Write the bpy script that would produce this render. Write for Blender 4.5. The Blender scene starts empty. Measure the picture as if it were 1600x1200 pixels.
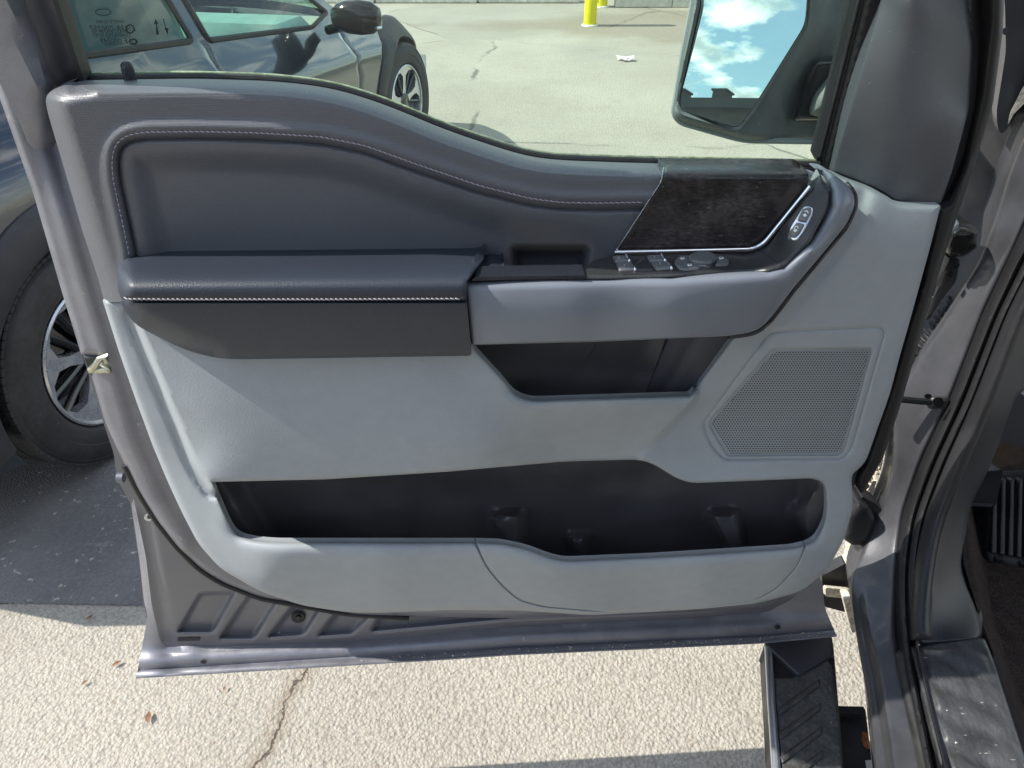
import bpy, math, random
import numpy as np
from mathutils import Vector, Matrix
from mathutils.geometry import delaunay_2d_cdt
random.seed(7); np.random.seed(7)
R = math.radians
S = bpy.context.scene
COL = S.collection

# ------------------------------------------------------------------ camera, sky, sun
H = 1.53; TH = R(35.7); F = 1109.0
cam = bpy.data.cameras.new('camera'); cam.sensor_width = 36; cam.lens = F / 1600 * 36
cam.clip_start = 0.02; cam.clip_end = 2000
co = bpy.data.objects.new('camera', cam); COL.objects.link(co)
co.location = (0, 0, H); co.rotation_euler = (R(90) - TH, 0, 0); S.camera = co

SUN_EL = 46.0; SUN_AZ = -0.5        # azimuth: degrees beyond pure left
sdir = Vector((-math.cos(R(SUN_EL)) * math.cos(R(SUN_AZ)), math.cos(R(SUN_EL)) * math.sin(R(SUN_AZ)), math.sin(R(SUN_EL))))
sl = bpy.data.lights.new('sun', 'SUN'); sl.energy = 4.6; sl.angle = R(0.5); sl.color = (1, .955, .89)
so = bpy.data.objects.new('sun', sl); COL.objects.link(so)
so.rotation_euler = sdir.to_track_quat('Z', 'Y').to_euler(); so.location = (-20, 0, 20)

W = bpy.data.worlds.new('World'); S.world = W; W.use_nodes = True
nt = W.node_tree; nt.nodes.clear()
def N(t, **kw):
    n = nt.nodes.new(t)
    for k, v in kw.items(): setattr(n, k, v)
    return n
sky = N('ShaderNodeTexSky', sky_type='NISHITA', sun_disc=False)
sky.sun_elevation = R(SUN_EL); sky.sun_rotation = math.atan2(sdir.x, sdir.y)
sky.air_density = 1.2; sky.dust_density = 0.6; sky.ozone_density = 2.0
tc = N('ShaderNodeTexCoord'); sep = N('ShaderNodeSeparateXYZ'); nt.links.new(tc.outputs['Generated'], sep.inputs[0])
# cloud layer: project the direction on a flat ceiling
ma = N('ShaderNodeMath', operation='MAXIMUM'); ma.inputs[1].default_value = 0.0; nt.links.new(sep.outputs[2], ma.inputs[0])
ad = N('ShaderNodeMath', operation='ADD'); ad.inputs[1].default_value = 0.22; nt.links.new(ma.outputs[0], ad.inputs[0])
dx = N('ShaderNodeMath', operation='DIVIDE'); nt.links.new(sep.outputs[0], dx.inputs[0]); nt.links.new(ad.outputs[0], dx.inputs[1])
dy = N('ShaderNodeMath', operation='DIVIDE'); nt.links.new(sep.outputs[1], dy.inputs[0]); nt.links.new(ad.outputs[0], dy.inputs[1])
cb = N('ShaderNodeCombineXYZ'); nt.links.new(dx.outputs[0], cb.inputs[0]); nt.links.new(dy.outputs[0], cb.inputs[1])
no = N('ShaderNodeTexNoise'); no.inputs['Scale'].default_value = 4.2; no.inputs['Detail'].default_value = 8; no.inputs['Roughness'].default_value = .58
nt.links.new(cb.outputs[0], no.inputs['Vector'])
cr = N('ShaderNodeValToRGB'); cr.color_ramp.elements[0].position = .48; cr.color_ramp.elements[1].position = .58
nt.links.new(no.outputs[0], cr.inputs[0])
no2 = N('ShaderNodeTexNoise'); no2.inputs['Scale'].default_value = 8; no2.inputs['Detail'].default_value = 6
nt.links.new(cb.outputs[0], no2.inputs['Vector'])
cr2 = N('ShaderNodeValToRGB'); cr2.color_ramp.elements[0].position = .35; cr2.color_ramp.elements[1].position = .6
cr2.color_ramp.elements[0].color = (4.2, 4.6, 5.3, 1); cr2.color_ramp.elements[1].color = (11, 11.2, 11.4, 1)
nt.links.new(no2.outputs[0], cr2.inputs[0])
mx = N('ShaderNodeMixRGB'); nt.links.new(cr.outputs[0], mx.inputs[0]); nt.links.new(sky.outputs[0], mx.inputs[1]); nt.links.new(cr2.outputs[0], mx.inputs[2])
bg = N('ShaderNodeBackground'); bg.inputs[1].default_value = 0.15
nt.links.new(mx.outputs[0], bg.inputs[0])
out = N('ShaderNodeOutputWorld'); nt.links.new(bg.outputs[0], out.inputs[0])

S.view_settings.view_transform = 'Standard'; S.view_settings.look = 'None'
S.view_settings.exposure = 0.5; S.view_settings.gamma = 1
try: S.view_settings.use_curve_mapping = False
except Exception: pass

# ------------------------------------------------------------------ pixel -> place helpers
PSI = R(3.5); DN = np.array([math.sin(PSI), -math.cos(PSI), 0.0]); DP0 = np.array([0, .70, 0.0])   # door plane
PHI = R(16.7); TF = np.array([math.sin(PHI), math.cos(PHI), 0.0]); TR = np.array([math.cos(PHI), -math.sin(PHI), 0.0])  # truck forward / right
CAM = np.array([0, 0, H])
FW = np.array([0, math.cos(TH), -math.sin(TH)]); UP = np.array([0, math.sin(TH), math.cos(TH)])
def rays(px, py):
    px = np.asarray(px, float); py = np.asarray(py, float)
    return (px[..., None] - 800) / F * np.array([1, 0, 0.]) + (600 - py[..., None]) / F * UP + FW
def on_plane(px, py, p0, n, off):
    r = rays(px, py); t = (off + (p0 - CAM) @ n) / (r @ n)
    return CAM + r * np.asarray(t)[..., None]
def PD(px, py, d): return on_plane(px, py, DP0, DN, d)
def PY(px, py, y): return on_plane(px, py, np.zeros(3), np.array([0, 1., 0]), y)
def PZ(px, py, z): return on_plane(px, py, np.zeros(3), np.array([0, 0, 1.]), z)
def proj(p):
    v = np.asarray(p) - CAM; z = v @ FW
    return 800 + F * v[..., 0] / z, 600 - F * (v @ UP) / z

def sd(P, poly, closed=True):
    """unsigned distance (and inside mask when closed) from points to polyline"""
    P = np.asarray(P, float); A = np.asarray(poly, float)
    B = np.roll(A, -1, 0) if closed else A[1:]
    if not closed: A = A[:-1]
    out = np.full(len(P), 1e9); ins = np.zeros(len(P), bool)
    for k in range(0, len(P), 20000):
        p = P[k:k + 20000]; d = B - A; L = (d * d).sum(1) + 1e-12
        w = p[:, None] - A[None]; t = np.clip((w * d).sum(2) / L, 0, 1)
        q = w - t[..., None] * d
        out[k:k + 20000] = np.sqrt((q * q).sum(2)).min(1)
        if closed:
            c = (A[None, :, 1] > p[:, None, 1]) != (B[None, :, 1] > p[:, None, 1])
            dyy = np.where(np.abs(B[:, 1] - A[:, 1]) < 1e-9, 1e-9, B[:, 1] - A[:, 1])
            xi = A[:, 0] + (p[:, None, 1] - A[:, 1]) * (B[:, 0] - A[:, 0]) / dyy
            ins[k:k + 20000] = ((c & (p[:, None, 0] < xi)).sum(1) % 2) == 1
    return (out, ins) if closed else out
def sdf(P, poly):
    d, i = sd(P, poly); return np.where(i, d, -d)      # positive inside
def ss(a, b, x):
    t = np.clip((x - a) / (b - a), 0, 1); return t * t * (3 - 2 * t)
def rnd(poly, r=8, n=4, closed=True):
    P = [np.array(p[:2], float) for p in poly]; o = []; m = len(P)
    for i in range(m):
        if not closed and i in (0, m - 1): o.append(P[i]); continue
        a, b, c = P[i - 1], P[i], P[(i + 1) % m]
        rr = poly[i][2] if len(poly[i]) > 2 else r
        la, lc = np.linalg.norm(a - b), np.linalg.norm(c - b)
        ra = min(rr, la * .45); rc = min(rr, lc * .45)
        p0 = b + (a - b) / la * ra; p2 = b + (c - b) / lc * rc
        for k in range(n + 1):
            t = k / n; o.append((1 - t) ** 2 * p0 + 2 * t * (1 - t) * b + t * t * p2)
    return np.array(o)
def resample(poly, step, closed=True):
    A = np.asarray(poly, float)
    if closed: A = np.vstack([A, A[:1]])
    o = []
    for a, b in zip(A[:-1], A[1:]):
        L = np.linalg.norm(b - a)
        if L < 1e-6: continue
        n = max(1, int(round(L / step)))
        for k in range(n): o.append(a + (b - a) * k / n)
    if not closed: o.append(A[-1])
    o = np.array(o)
    keep = [0]
    for i in range(1, len(o)):
        if np.linalg.norm(o[i] - o[keep[-1]]) > step * .25: keep.append(i)
    return o[keep]
def tps(pts):
    """smooth interpolation through (x, y, value) points"""
    A = np.array(pts, float); X = A[:, :2] / 300; n = len(A)
    def U(r2): return np.where(r2 < 1e-12, 0, r2 * np.log(r2 + 1e-12))
    K = U(((X[:, None] - X[None]) ** 2).sum(2)) + np.eye(n) * 1e-3
    Pm = np.hstack([np.ones((n, 1)), X]); M = np.block([[K, Pm], [Pm.T, np.zeros((3, 3))]])
    w = np.linalg.solve(M, np.concatenate([A[:, 2], np.zeros(3)]))
    def f(px, py):
        Q = np.stack([np.ravel(px), np.ravel(py)], 1) / 300
        v = U(((Q[:, None] - X[None]) ** 2).sum(2)) @ w[:n] + w[n] + Q @ w[n + 1:]
        return v.reshape(np.shape(px))
    return f

WL = {}
def tag(o, label=None, cat=None, group=None, kind=None):
    if label: o['label'] = label
    if cat: o['category'] = cat
    if group: o['group'] = group
    if kind: o['kind'] = kind
    return o
def empty(name, loc, parent=None):
    o = bpy.data.objects.new(name, None); COL.objects.link(o); o.empty_display_size = .1
    base = WL[parent.name] if parent else np.zeros(3)
    o.location = np.array(loc, float) - base; WL[o.name] = np.array(loc, float)
    if parent: o.parent = parent
    return o
def mesh(name, V, Fc, mat, parent=None, smooth=True, origin=None, sharp=40):
    V = np.asarray(V, float); c = V.mean(0) if origin is None else np.array(origin, float)
    me = bpy.data.meshes.new(name); me.from_pydata((V - c).tolist(), [], [list(map(int, f)) for f in Fc])
    me.validate(); me.update()
    for m in (mat if isinstance(mat, (list, tuple)) else [mat]): me.materials.append(m)
    o = bpy.data.objects.new(name, me); COL.objects.link(o)
    base = WL[parent.name] if parent else np.zeros(3)
    o.location = c - base; WL[o.name] = c
    if parent: o.parent = parent
    if smooth:
        me.polygons.foreach_set('use_smooth', [True] * len(me.polygons))
        if sharp: me.set_sharp_from_angle(angle=R(sharp))
    return o
def relief(name, outline, Wf, mat, parent=None, step=5, holes=(), rings=(), lines=(), wall=None, smooth=True, sharp=50, extra=None):
    """surface over a 2D outline; Wf maps (u, v) arrays to world points; wall = vector that extrudes the rim back"""
    loops = [resample(outline, step * .7)] + [resample(h, step * .7) for h in holes]
    pts = []; edges = []
    for lp in loops:
        b = len(pts); pts += list(lp); n = len(lp); edges += [(b + i, b + (i + 1) % n) for i in range(n)]
    nb = len(pts)
    lo = loops[0].min(0); hi = loops[0].max(0)
    gx, gy = np.meshgrid(np.arange(lo[0] + step / 2, hi[0], step), np.arange(lo[1] + step / 2, hi[1], step))
    gx = gx + (np.arange(gx.shape[0]) % 2)[:, None] * step * .5
    G = np.stack([gx.ravel(), gy.ravel()], 1)
    def inside(Q):
        d, i = sd(Q, loops[0]); ok = i; dm = d
        for h in loops[1:]:
            d2, i2 = sd(Q, h); ok = ok & ~i2; dm = np.minimum(dm, d2)
        return ok, dm
    ok, dm = inside(G); rmax = max(rings) if rings else 0
    keep = ok & (dm > max(step * .5, rmax + step * .3))
    feat = []
    for lp, hole in zip(loops, [False] + [True] * len(holes)):
        if not rings: break
        t = np.roll(lp, -1, 0) - np.roll(lp, 1, 0); t /= np.linalg.norm(t, axis=1)[:, None] + 1e-9
        nn = np.stack([-t[:, 1], t[:, 0]], 1)
        for rr in rings:
            for sg in (1, -1):
                q = lp + nn * rr * sg; o2, d2 = inside(q)
                feat += list(q[o2 & (d2 > rr * .93)])
    for ln, offs in lines:
        L = resample(ln, step * .7, closed=False)
        t = np.gradient(L, axis=0); t /= np.linalg.norm(t, axis=1)[:, None] + 1e-9; nn = np.stack([-t[:, 1], t[:, 0]], 1)
        dl = sd(G, L, closed=False); keep &= dl > max(offs) + step * .3
        if feat:
            fa = np.array(feat); feat = list(fa[sd(fa, L, closed=False) > .6 * (max(offs) + .1)])
        for o_ in offs:
            for sg in ((1, -1) if o_ else (1,)):
                q = L + nn * o_ * sg; o2, d2 = inside(q); feat += list(q[o2 & (d2 > .4)])
    if feat:
        fa = np.array(feat); _, idx = np.unique(np.round(fa / .25), axis=0, return_index=True); feat = list(fa[np.sort(idx)])
    pts += feat + list(G[keep])
    r = delaunay_2d_cdt([Vector((float(p[0]), float(p[1]))) for p in pts], edges, [], 0, 1e-5)
    V2 = np.array([(v.x, v.y) for v in r[0]]); T = np.array([t for t in r[2] if len(t) == 3], int)
    c = V2[T].mean(1); ok, _ = inside(c); T = T[ok]
    a, b, d = V2[T[:, 0]], V2[T[:, 1]], V2[T[:, 2]]
    ar = (b[:, 0] - a[:, 0]) * (d[:, 1] - a[:, 1]) - (b[:, 1] - a[:, 1]) * (d[:, 0] - a[:, 0])
    T[ar > 0] = T[ar > 0][:, ::-1]
    V3 = Wf(V2[:, 0], V2[:, 1]); faces = T.tolist()
    if wall is not None:
        from collections import defaultdict
        ec = defaultdict(int)
        for f in faces:
            for i in range(3): ec[(f[i], f[(i + 1) % 3])] += 1
        be = [e for e in ec if (e[1], e[0]) not in ec]
        vs = sorted({v for e in be for v in e}); mp = {v: len(V3) + i for i, v in enumerate(vs)}
        ext = V3[vs] + (wall(V3[vs]) if callable(wall) else np.asarray(wall))
        V3 = np.vstack([V3, ext]); faces += [[e[1], e[0], mp[e[0]], mp[e[1]]] for e in be]
    return mesh(name, V3, faces, mat, parent, smooth, sharp=sharp)
def edge_drop(t, rp, dd):
    u = 1 - np.clip(t / rp, 0, 1); return dd * (1 - np.sqrt(np.clip(1 - u * u, 0, 1)))
def rg(rp): return [rp * k for k in (.04, .13, .28, .5, .75, 1.0)]
def tube(pts, r, seg=8, closed=False, rfn=None):
    P = np.array(pts, float); n = len(P); V = []; Fc = []
    T = np.gradient(P, axis=0); T /= np.linalg.norm(T, axis=1)[:, None] + 1e-12
    ref = np.array([0, 0, 1.]) if abs(T[0][2]) < .9 else np.array([1., 0, 0])
    for i in range(n):
        a = np.cross(T[i], ref); a /= np.linalg.norm(a) + 1e-12; b = np.cross(T[i], a)
        rr = rfn(i / (n - 1)) if rfn else r
        for k in range(seg):
            an = 2 * math.pi * k / seg; V.append(P[i] + (a * math.cos(an) + b * math.sin(an)) * rr)
    for i in range(n - 1):
        for k in range(seg):
            k2 = (k + 1) % seg; Fc.append([i * seg + k, i * seg + k2, (i + 1) * seg + k2, (i + 1) * seg + k])
    Fc.append(list(range(seg))[::-1]); Fc.append([(n - 1) * seg + k for k in range(seg)])
    return V, Fc
def join(parts):
    V = []; Fc = []
    for v, f in parts:
        b = len(V); V += list(v); Fc += [[i + b for i in q] for q in f]
    return V, Fc
def box(c, sx, sy, sz, ax=None, bev=0.0):
    """box with chamfered edges; ax = 3x3 rows of axes"""
    ax = np.eye(3) if ax is None else np.array(ax); c = np.array(c, float); h = np.array([sx, sy, sz]) / 2
    b = min(bev, h.min() * .9); V = []
    bmv = []
    for sxx in (-1, 1):
        for syy in (-1, 1):
            for szz in (-1, 1):
                for k in range(3):
                    v = np.array([sxx, syy, szz]) * (h - b); v[k] += np.array([sxx, syy, szz])[k] * b; bmv.append(v)
    import bmesh
    bm = bmesh.new()
    for v in bmv: bm.verts.new(tuple(v))
    bmesh.ops.remove_doubles(bm, verts=bm.verts, dist=1e-7)
    bmesh.ops.convex_hull(bm, input=bm.verts); bm.verts.index_update()
    V = [c + np.array(v.co) @ ax for v in bm.verts]; Fc = [[v.index for v in f.verts] for f in bm.faces]; bm.free()
    return V, Fc
def lathe(prof, c, axis, seg=64, up=(0, 0, 1)):
    """prof: (radius, along axis)"""
    axis = np.array(axis, float); axis /= np.linalg.norm(axis); a = np.cross(axis, up); a /= np.linalg.norm(a); b = np.cross(axis, a)
    V = []; Fc = []; m = len(prof)
    for k in range(seg):
        an = 2 * math.pi * k / seg; dr = a * math.cos(an) + b * math.sin(an)
        for r_, h_ in prof: V.append(np.array(c) + dr * r_ + axis * h_)
    for k in range(seg):
        k2 = (k + 1) % seg
        for i in range(m - 1): Fc.append([k * m + i, k * m + i + 1, k2 * m + i + 1, k2 * m + i])
    return V, Fc
def text_obj(name, s, size, origin, ux, uy, mat, parent, extr=.0002, align='CENTER'):
    cu = bpy.data.curves.new('t', 'FONT'); cu.body = s; cu.size = size; cu.align_x = align; cu.align_y = 'CENTER'; cu.extrude = extr; cu.resolution_u = 2
    t = bpy.data.objects.new('t', cu); me = bpy.data.meshes.new_from_object(t)
    V = np.array([v.co[:] for v in me.vertices]); Fc = [list(p.vertices) for p in me.polygons]
    bpy.data.objects.remove(t); bpy.data.curves.remove(cu); bpy.data.meshes.remove(me)
    ux = np.array(ux, float); ux /= np.linalg.norm(ux); uy = np.array(uy, float); uy -= ux * (uy @ ux); uy /= np.linalg.norm(uy); uz = np.cross(ux, uy)
    W3 = np.array(origin) + V[:, :1] * ux + V[:, 1:2] * uy + V[:, 2:3] * uz
    return mesh(name, W3, Fc, mat, parent, smooth=False)

# ------------------------------------------------------------------ materials
def M(name, col, rough=.5, metal=0, bump=(), var=None, specks=None, spec=.5, coat=0, emit=None, rvar=None):
    m = bpy.data.materials.new(name); m.use_nodes = True; t = m.node_tree; L = t.links; p = t.nodes['Principled BSDF']
    p.inputs['Base Color'].default_value = (*col, 1); p.inputs['Roughness'].default_value = rough; p.inputs['Metallic'].default_value = metal
    p.inputs['Specular IOR Level'].default_value = spec; p.inputs['Coat Weight'].default_value = coat; p.inputs['Coat Roughness'].default_value = .05
    c = t.nodes.new('ShaderNodeTexCoord'); csrc = None
    def noise(scale, det=4, r=.55, stretch=None):
        n = t.nodes.new('ShaderNodeTexNoise'); n.inputs['Scale'].default_value = scale; n.inputs['Detail'].default_value = det; n.inputs['Roughness'].default_value = r
        if stretch:
            mp = t.nodes.new('ShaderNodeMapping'); mp.inputs['Scale'].default_value = stretch; L.new(c.outputs['Object'], mp.inputs[0]); L.new(mp.outputs[0], n.inputs['Vector'])
        else: L.new(c.outputs['Object'], n.inputs['Vector'])
        return n
    def mixc(fac, a, b, mode='MIX'):
        x = t.nodes.new('ShaderNodeMixRGB'); x.blend_type = mode
        if isinstance(fac, float): x.inputs[0].default_value = fac
        else: L.new(fac, x.inputs[0])
        for i, v in ((1, a), (2, b)):
            if isinstance(v, tuple): x.inputs[i].default_value = (*v, 1)
            else: L.new(v, x.inputs[i])
        return x.outputs[0]
    def ramp(src, lo, hi):
        x = t.nodes.new('ShaderNodeMapRange'); x.inputs[1].default_value = lo; x.inputs[2].default_value = hi; x.interpolation_type = 'SMOOTHSTEP'; L.new(src, x.inputs[0]); return x.outputs[0]
    csrc = tuple(col)
    if var:
        for (sc, amt, *st) in var:
            n = noise(sc, 6, .6, st[0] if st else None)
            csrc = mixc(ramp(n.outputs[0], .32, .68), mixc(1.0, csrc, (1 - amt,) * 3, 'MULTIPLY'), mixc(1.0, csrc, (1 + amt,) * 3, 'MULTIPLY'))
    if specks:
        for (sc, thr, sc_col, st) in specks:
            n = noise(sc, 3, .5, st); csrc = mixc(ramp(n.outputs[0], thr, thr + .05), csrc, sc_col)
    if not isinstance(csrc, tuple): L.new(csrc, p.inputs['Base Color'])
    if rvar:
        n = noise(rvar[0], 5, .6, rvar[3] if len(rvar) > 3 else None); x = t.nodes.new('ShaderNodeMapRange'); x.inputs[1].default_value = .35; x.inputs[2].default_value = .65
        x.inputs[3].default_value = rvar[1]; x.inputs[4].default_value = rvar[2]; L.new(n.outputs[0], x.inputs[0]); L.new(x.outputs[0], p.inputs['Roughness'])
    prev = None
    for (kind, sc, dist) in bump:
        if kind == 'noise': src = noise(sc, 3).outputs[0]
        elif kind == 'grain':
            v = t.nodes.new('ShaderNodeTexVoronoi'); v.feature = 'SMOOTH_F1'; v.inputs['Scale'].default_value = sc; L.new(c.outputs['Object'], v.inputs['Vector']); src = v.outputs['Distance']
        elif kind == 'weave':
            b = t.nodes.new('ShaderNodeTexBrick'); b.inputs['Scale'].default_value = sc; b.inputs['Mortar Size'].default_value = .012; b.inputs['Mortar Smooth'].default_value = 1
            b.inputs['Brick Width'].default_value = .5; b.inputs['Row Height'].default_value = .25
            mp = t.nodes.new('ShaderNodeMapping'); mp.inputs['Rotation'].default_value = (R(90), 0, 0); L.new(c.outputs['Object'], mp.inputs[0]); L.new(mp.outputs[0], b.inputs['Vector'])
            src = b.outputs['Fac']
        bp = t.nodes.new('ShaderNodeBump'); bp.inputs['Strength'].default_value = 1; bp.inputs['Distance'].default_value = dist
        L.new(src, bp.inputs['Height'])
        if prev: L.new(prev, bp.inputs['Normal'])
        prev = bp.outputs[0]
    if prev: L.new(prev, p.inputs['Normal'])
    return m
def glass_mat(name, tint, ior=1.5, dust=0.0, rough=0.0):
    m = bpy.data.materials.new(name); m.use_nodes = True; t = m.node_tree; t.nodes.clear(); L = t.links
    o = t.nodes.new('ShaderNodeOutputMaterial'); tr = t.nodes.new('ShaderNodeBsdfTransparent'); tr.inputs[0].default_value = (*tint, 1)
    g = t.nodes.new('ShaderNodeBsdfGlossy'); g.inputs['Roughness'].default_value = rough
    lw = t.nodes.new('ShaderNodeLayerWeight'); lw.inputs[0].default_value = .5; pw = t.nodes.new('ShaderNodeMath'); pw.operation = 'POWER'; pw.inputs[1].default_value = 4.5; L.new(lw.outputs['Facing'], pw.inputs[0])
    f0 = ((ior - 1) / (ior + 1)) ** 2; fr = t.nodes.new('ShaderNodeMapRange'); fr.inputs[3].default_value = f0; fr.inputs[4].default_value = 1.0; L.new(pw.outputs[0], fr.inputs[0])
    mx = t.nodes.new('ShaderNodeMixShader'); L.new(fr.outputs[0], mx.inputs[0]); L.new(tr.outputs[0], mx.inputs[1]); L.new(g.outputs[0], mx.inputs[2])
    last = mx.outputs[0]
    if dust:
        df = t.nodes.new('ShaderNodeBsdfDiffuse'); df.inputs[0].default_value = (.62, .66, .62, 1)
        c = t.nodes.new('ShaderNodeTexCoord'); n = t.nodes.new('ShaderNodeTexNoise'); n.inputs['Scale'].default_value = 9; n.inputs['Detail'].default_value = 12; n.inputs['Roughness'].default_value = .8
        L.new(c.outputs['Object'], n.inputs['Vector']); r = t.nodes.new('ShaderNodeMapRange'); r.inputs[1].default_value = .35; r.inputs[2].default_value = .8; r.inputs[3].default_value = dust * .4; r.inputs[4].default_value = dust * 2
        L.new(n.outputs[0], r.inputs[0]); m2 = t.nodes.new('ShaderNodeMixShader'); L.new(r.outputs[0], m2.inputs[0]); L.new(last, m2.inputs[1]); L.new(df.outputs[0], m2.inputs[2]); last = m2.outputs[0]
    L.new(last, o.inputs[0]); return m

m_grey = M('grey_trim', (.292, .316, .330), .6, bump=[('grain', 800, .00018), ('noise', 900, .00008)], var=[(3, .05), (60, .025)])
m_grey_worn = M('grey_trim_scuffed', (.33, .36, .38), .5, bump=[('grain', 700, .0003)], var=[(4, .06), (25, .05, (1, 1, 3)), (90, .05)])
m_greys = M('satin_grey_trim', (.17, .188, .216), .36, bump=[('noise', 500, .00004)], var=[(6, .04)], specks=[(300, .73, (.1, .1, .11), (1, 1, 2))])
m_dark = M('dark_soft_trim', (.088, .094, .107), .48, bump=[('weave', 130, .00022), ('grain', 1000, .00012)], var=[(5, .08), (300, .04)], spec=.8)
m_leather = M('leather', (.022, .029, .042), .46, bump=[('grain', 800, .00022), ('noise', 900, .0001)], var=[(7, .08)])
m_sail = M('dark_pillar_trim', (.095, .102, .112), .5, bump=[('grain', 1000, .0002)], var=[(5, .1)], specks=[(380, .70, (.22, .22, .22), None)])
m_kick = M('kick_panel_plastic', (.014, .016, .022), .42, bump=[('grain', 500, .0004)], var=[(9, .15)])
m_black = M('black_plastic', (.02, .02, .022), .42, bump=[('grain', 700, .0003)], var=[(6, .2)], specks=[(120, .74, (.08, .08, .08), (1, 3, 1))], rvar=(8, .32, .6))
m_bin = M('bin_plastic', (.07, .069, .074), .3, bump=[('grain', 900, .00015), ('noise', 30, .0006)], var=[(5, .25)], specks=[(90, .735, (.10, .10, .10), None), (160, .76, (.14, .13, .13), (1, 3, 1))], rvar=(9, .28, .5))
m_purple = M('charcoal_plastic', (.05, .051, .06), .5, bump=[('grain', 900, .0002)])
m_bezel = M('switch_bezel', (.03, .032, .033), .3, bump=[('noise', 900, .00003)], rvar=(25, .2, .5), specks=[(260, .70, (.07, .08, .08), None)])
m_button = M('switch_button', (.12, .125, .128), .3)
m_icon = M('white_print', (.75, .77, .77), .5)
m_chrome = M('chrome', (.75, .77, .8), .08, 1)
m_satinchrome = M('satin_chrome', (.55, .58, .62), .22, 1)
m_boardchrome = M('dulled_chrome', (.8, .84, .9), .3, .9)
m_rubber = M('rubber', (.012, .012, .013), .55, bump=[('noise', 300, .0003)], var=[(8, .3)])
m_rubber_dusty = M('dusty_rubber', (.028, .028, .028), .6, var=[(12, .3), (60, .2)], bump=[('noise', 200, .0004)])
m_decor = M('dark_open_pore_wood', (.030, .025, .025), .42, var=[(9, .5), (45, .5, (1, 1, 1)), (200, .5, (.8, 1, 2))], specks=[(22, .60, (.045, .04, .038), (1, 1, 1)), (150, .66, (.085, .078, .072), (1, 1, 2.2))], bump=[('noise', 400, .0003)], rvar=(20, .25, .6))
m_thread = M('lilac_thread', (.36, .34, .39), .6)
m_thread2 = M('pale_thread', (.30, .28, .31), .6)
m_paint = M('grey_metallic_paint', (.17, .173, .19), .45, .45, bump=[('noise', 1500, .00003)], var=[(5, .06), (1800, .12)], coat=.25, rvar=(14, .3, .5))
m_paint_dusty = M('dusty_grey_paint', (.205, .208, .232), .48, .4, bump=[('noise', 1200, .00004)], var=[(7, .08), (1500, .14), (40, .06)], coat=.15, specks=[(70, .68, (.30, .29, .27), None)], rvar=(20, .3, .6))
m_pillar = M('shaded_grey_paint', (.066, .067, .073), .42, .3, var=[(5, .15), (30, .1, (1, 1, .3))], coat=.2, rvar=(10, .3, .55), bump=[('noise', 60, .0003)])  # same grey truck paint, base darkened to carry the pillar's shade
m_foam = M('sunbleached_sealant', (.72, .66, .52), .7, var=[(40, .25), (150, .2)], bump=[('noise', 150, .003)])
m_carpet = M('brown_carpet', (.075, .058, .05), .95, bump=[('noise', 900, .004)], var=[(500, .6), (30, .15)], spec=.1)
m_sill = M('scuffed_sill_plate', (.05, .052, .054), .45, bump=[('noise', 500, .0003)], var=[(30, .15), (60, .25, (1, .25, 1)), (200, .2, (2, .5, 1))], specks=[(70, .69, (.27, .26, .24), (1, 3.5, 1)), (260, .7, (.3, .29, .26), (1, 2.5, 1))], rvar=(40, .3, .6))
m_step = M('dusty_step_rubber', (.075, .075, .072), .5, var=[(30, .25), (150, .3)], specks=[(55, .67, (.2, .19, .17), (3, 1, 1)), (300, .7, (.24, .22, .19), None)], bump=[('noise', 300, .0006)], rvar=(30, .3, .65))
m_rust = M('rust', (.33, .12, .035), .8, var=[(60, .4)], bump=[('noise', 200, .001)])
m_frame_steel = M('oily_frame_steel', (.03, .03, .032), .4, var=[(15, .4)], rvar=(20, .25, .6))
m_suv = M('graphite_car_paint', (.035, .042, .05), .15, .3, coat=1)
m_clad = M('wheel_arch_plastic', (.03, .03, .033), .55, bump=[('noise', 500, .0004)], specks=[(90, .73, (.4, .3, .22), None)], var=[(20, .15)])
m_tyre = M('tyre_rubber', (.028, .028, .029), .6, bump=[('noise', 200, .0005)], var=[(14, .25), (70, .15)], specks=[(60, .74, (.3, .22, .15), None)])
m_alloy = M('machined_alloy', (.62, .63, .65), .25, .85, rvar=(30, .18, .4))
m_blackrim = M('gloss_black_alloy', (.012, .012, .014), .15, .2, coat=.5)
m_winglass = glass_mat('door_window_glass', (.80, .93, .83), 1.4, .035)
m_suvglass = glass_mat('car_window_glass', (.60, .82, .74), 1.5)
m_privacy = glass_mat('car_privacy_glass', (.13, .16, .18), 1.9)
m_glassedge = M('glass_edge_dust', (.33, .36, .24), .6, var=[(60, .4)], bump=[('noise', 300, .001)])
m_mirror = bpy.data.materials.new('mirror'); m_mirror.use_nodes = True
_p = m_mirror.node_tree.nodes['Principled BSDF']; _p.inputs['Metallic'].default_value = 1; _p.inputs['Roughness'].default_value = .005; _p.inputs['Base Color'].default_value = (.88, .92, .94, 1)
m_mhouse = M('mirror_housing_plastic', (.16, .18, .18), .5, bump=[('noise', 700, .0009)], specks=[(400, .66, (.3, .32, .31), None)], var=[(15, .15)])
m_mrim = M('dusty_mirror_edge', (.30, .34, .34), .4, bump=[('noise', 500, .0006)])
m_mgloss = M('gloss_black_plastic', (.012, .013, .013), .12)
m_print = M('ceramic_print', (.02, .025, .025), .5)
m_yellow = M('bollard_yellow', (.75, .68, .02), .45, var=[(3, .08)])
m_wall = M('painted_block_wall', (.55, .53, .46), .8, var=[(1.2, .15), (9, .1)], bump=[('noise', 20, .01)])
m_curb = M('worn_curb_paint', (.6, .59, .55), .8, var=[(2, .2), (12, .2)])
m_leaf = M('dry_leaf', (.20, .10, .05), .8, var=[(80, .3)])
m_litter = M('paper_litter', (.8, .8, .78), .7)
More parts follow.
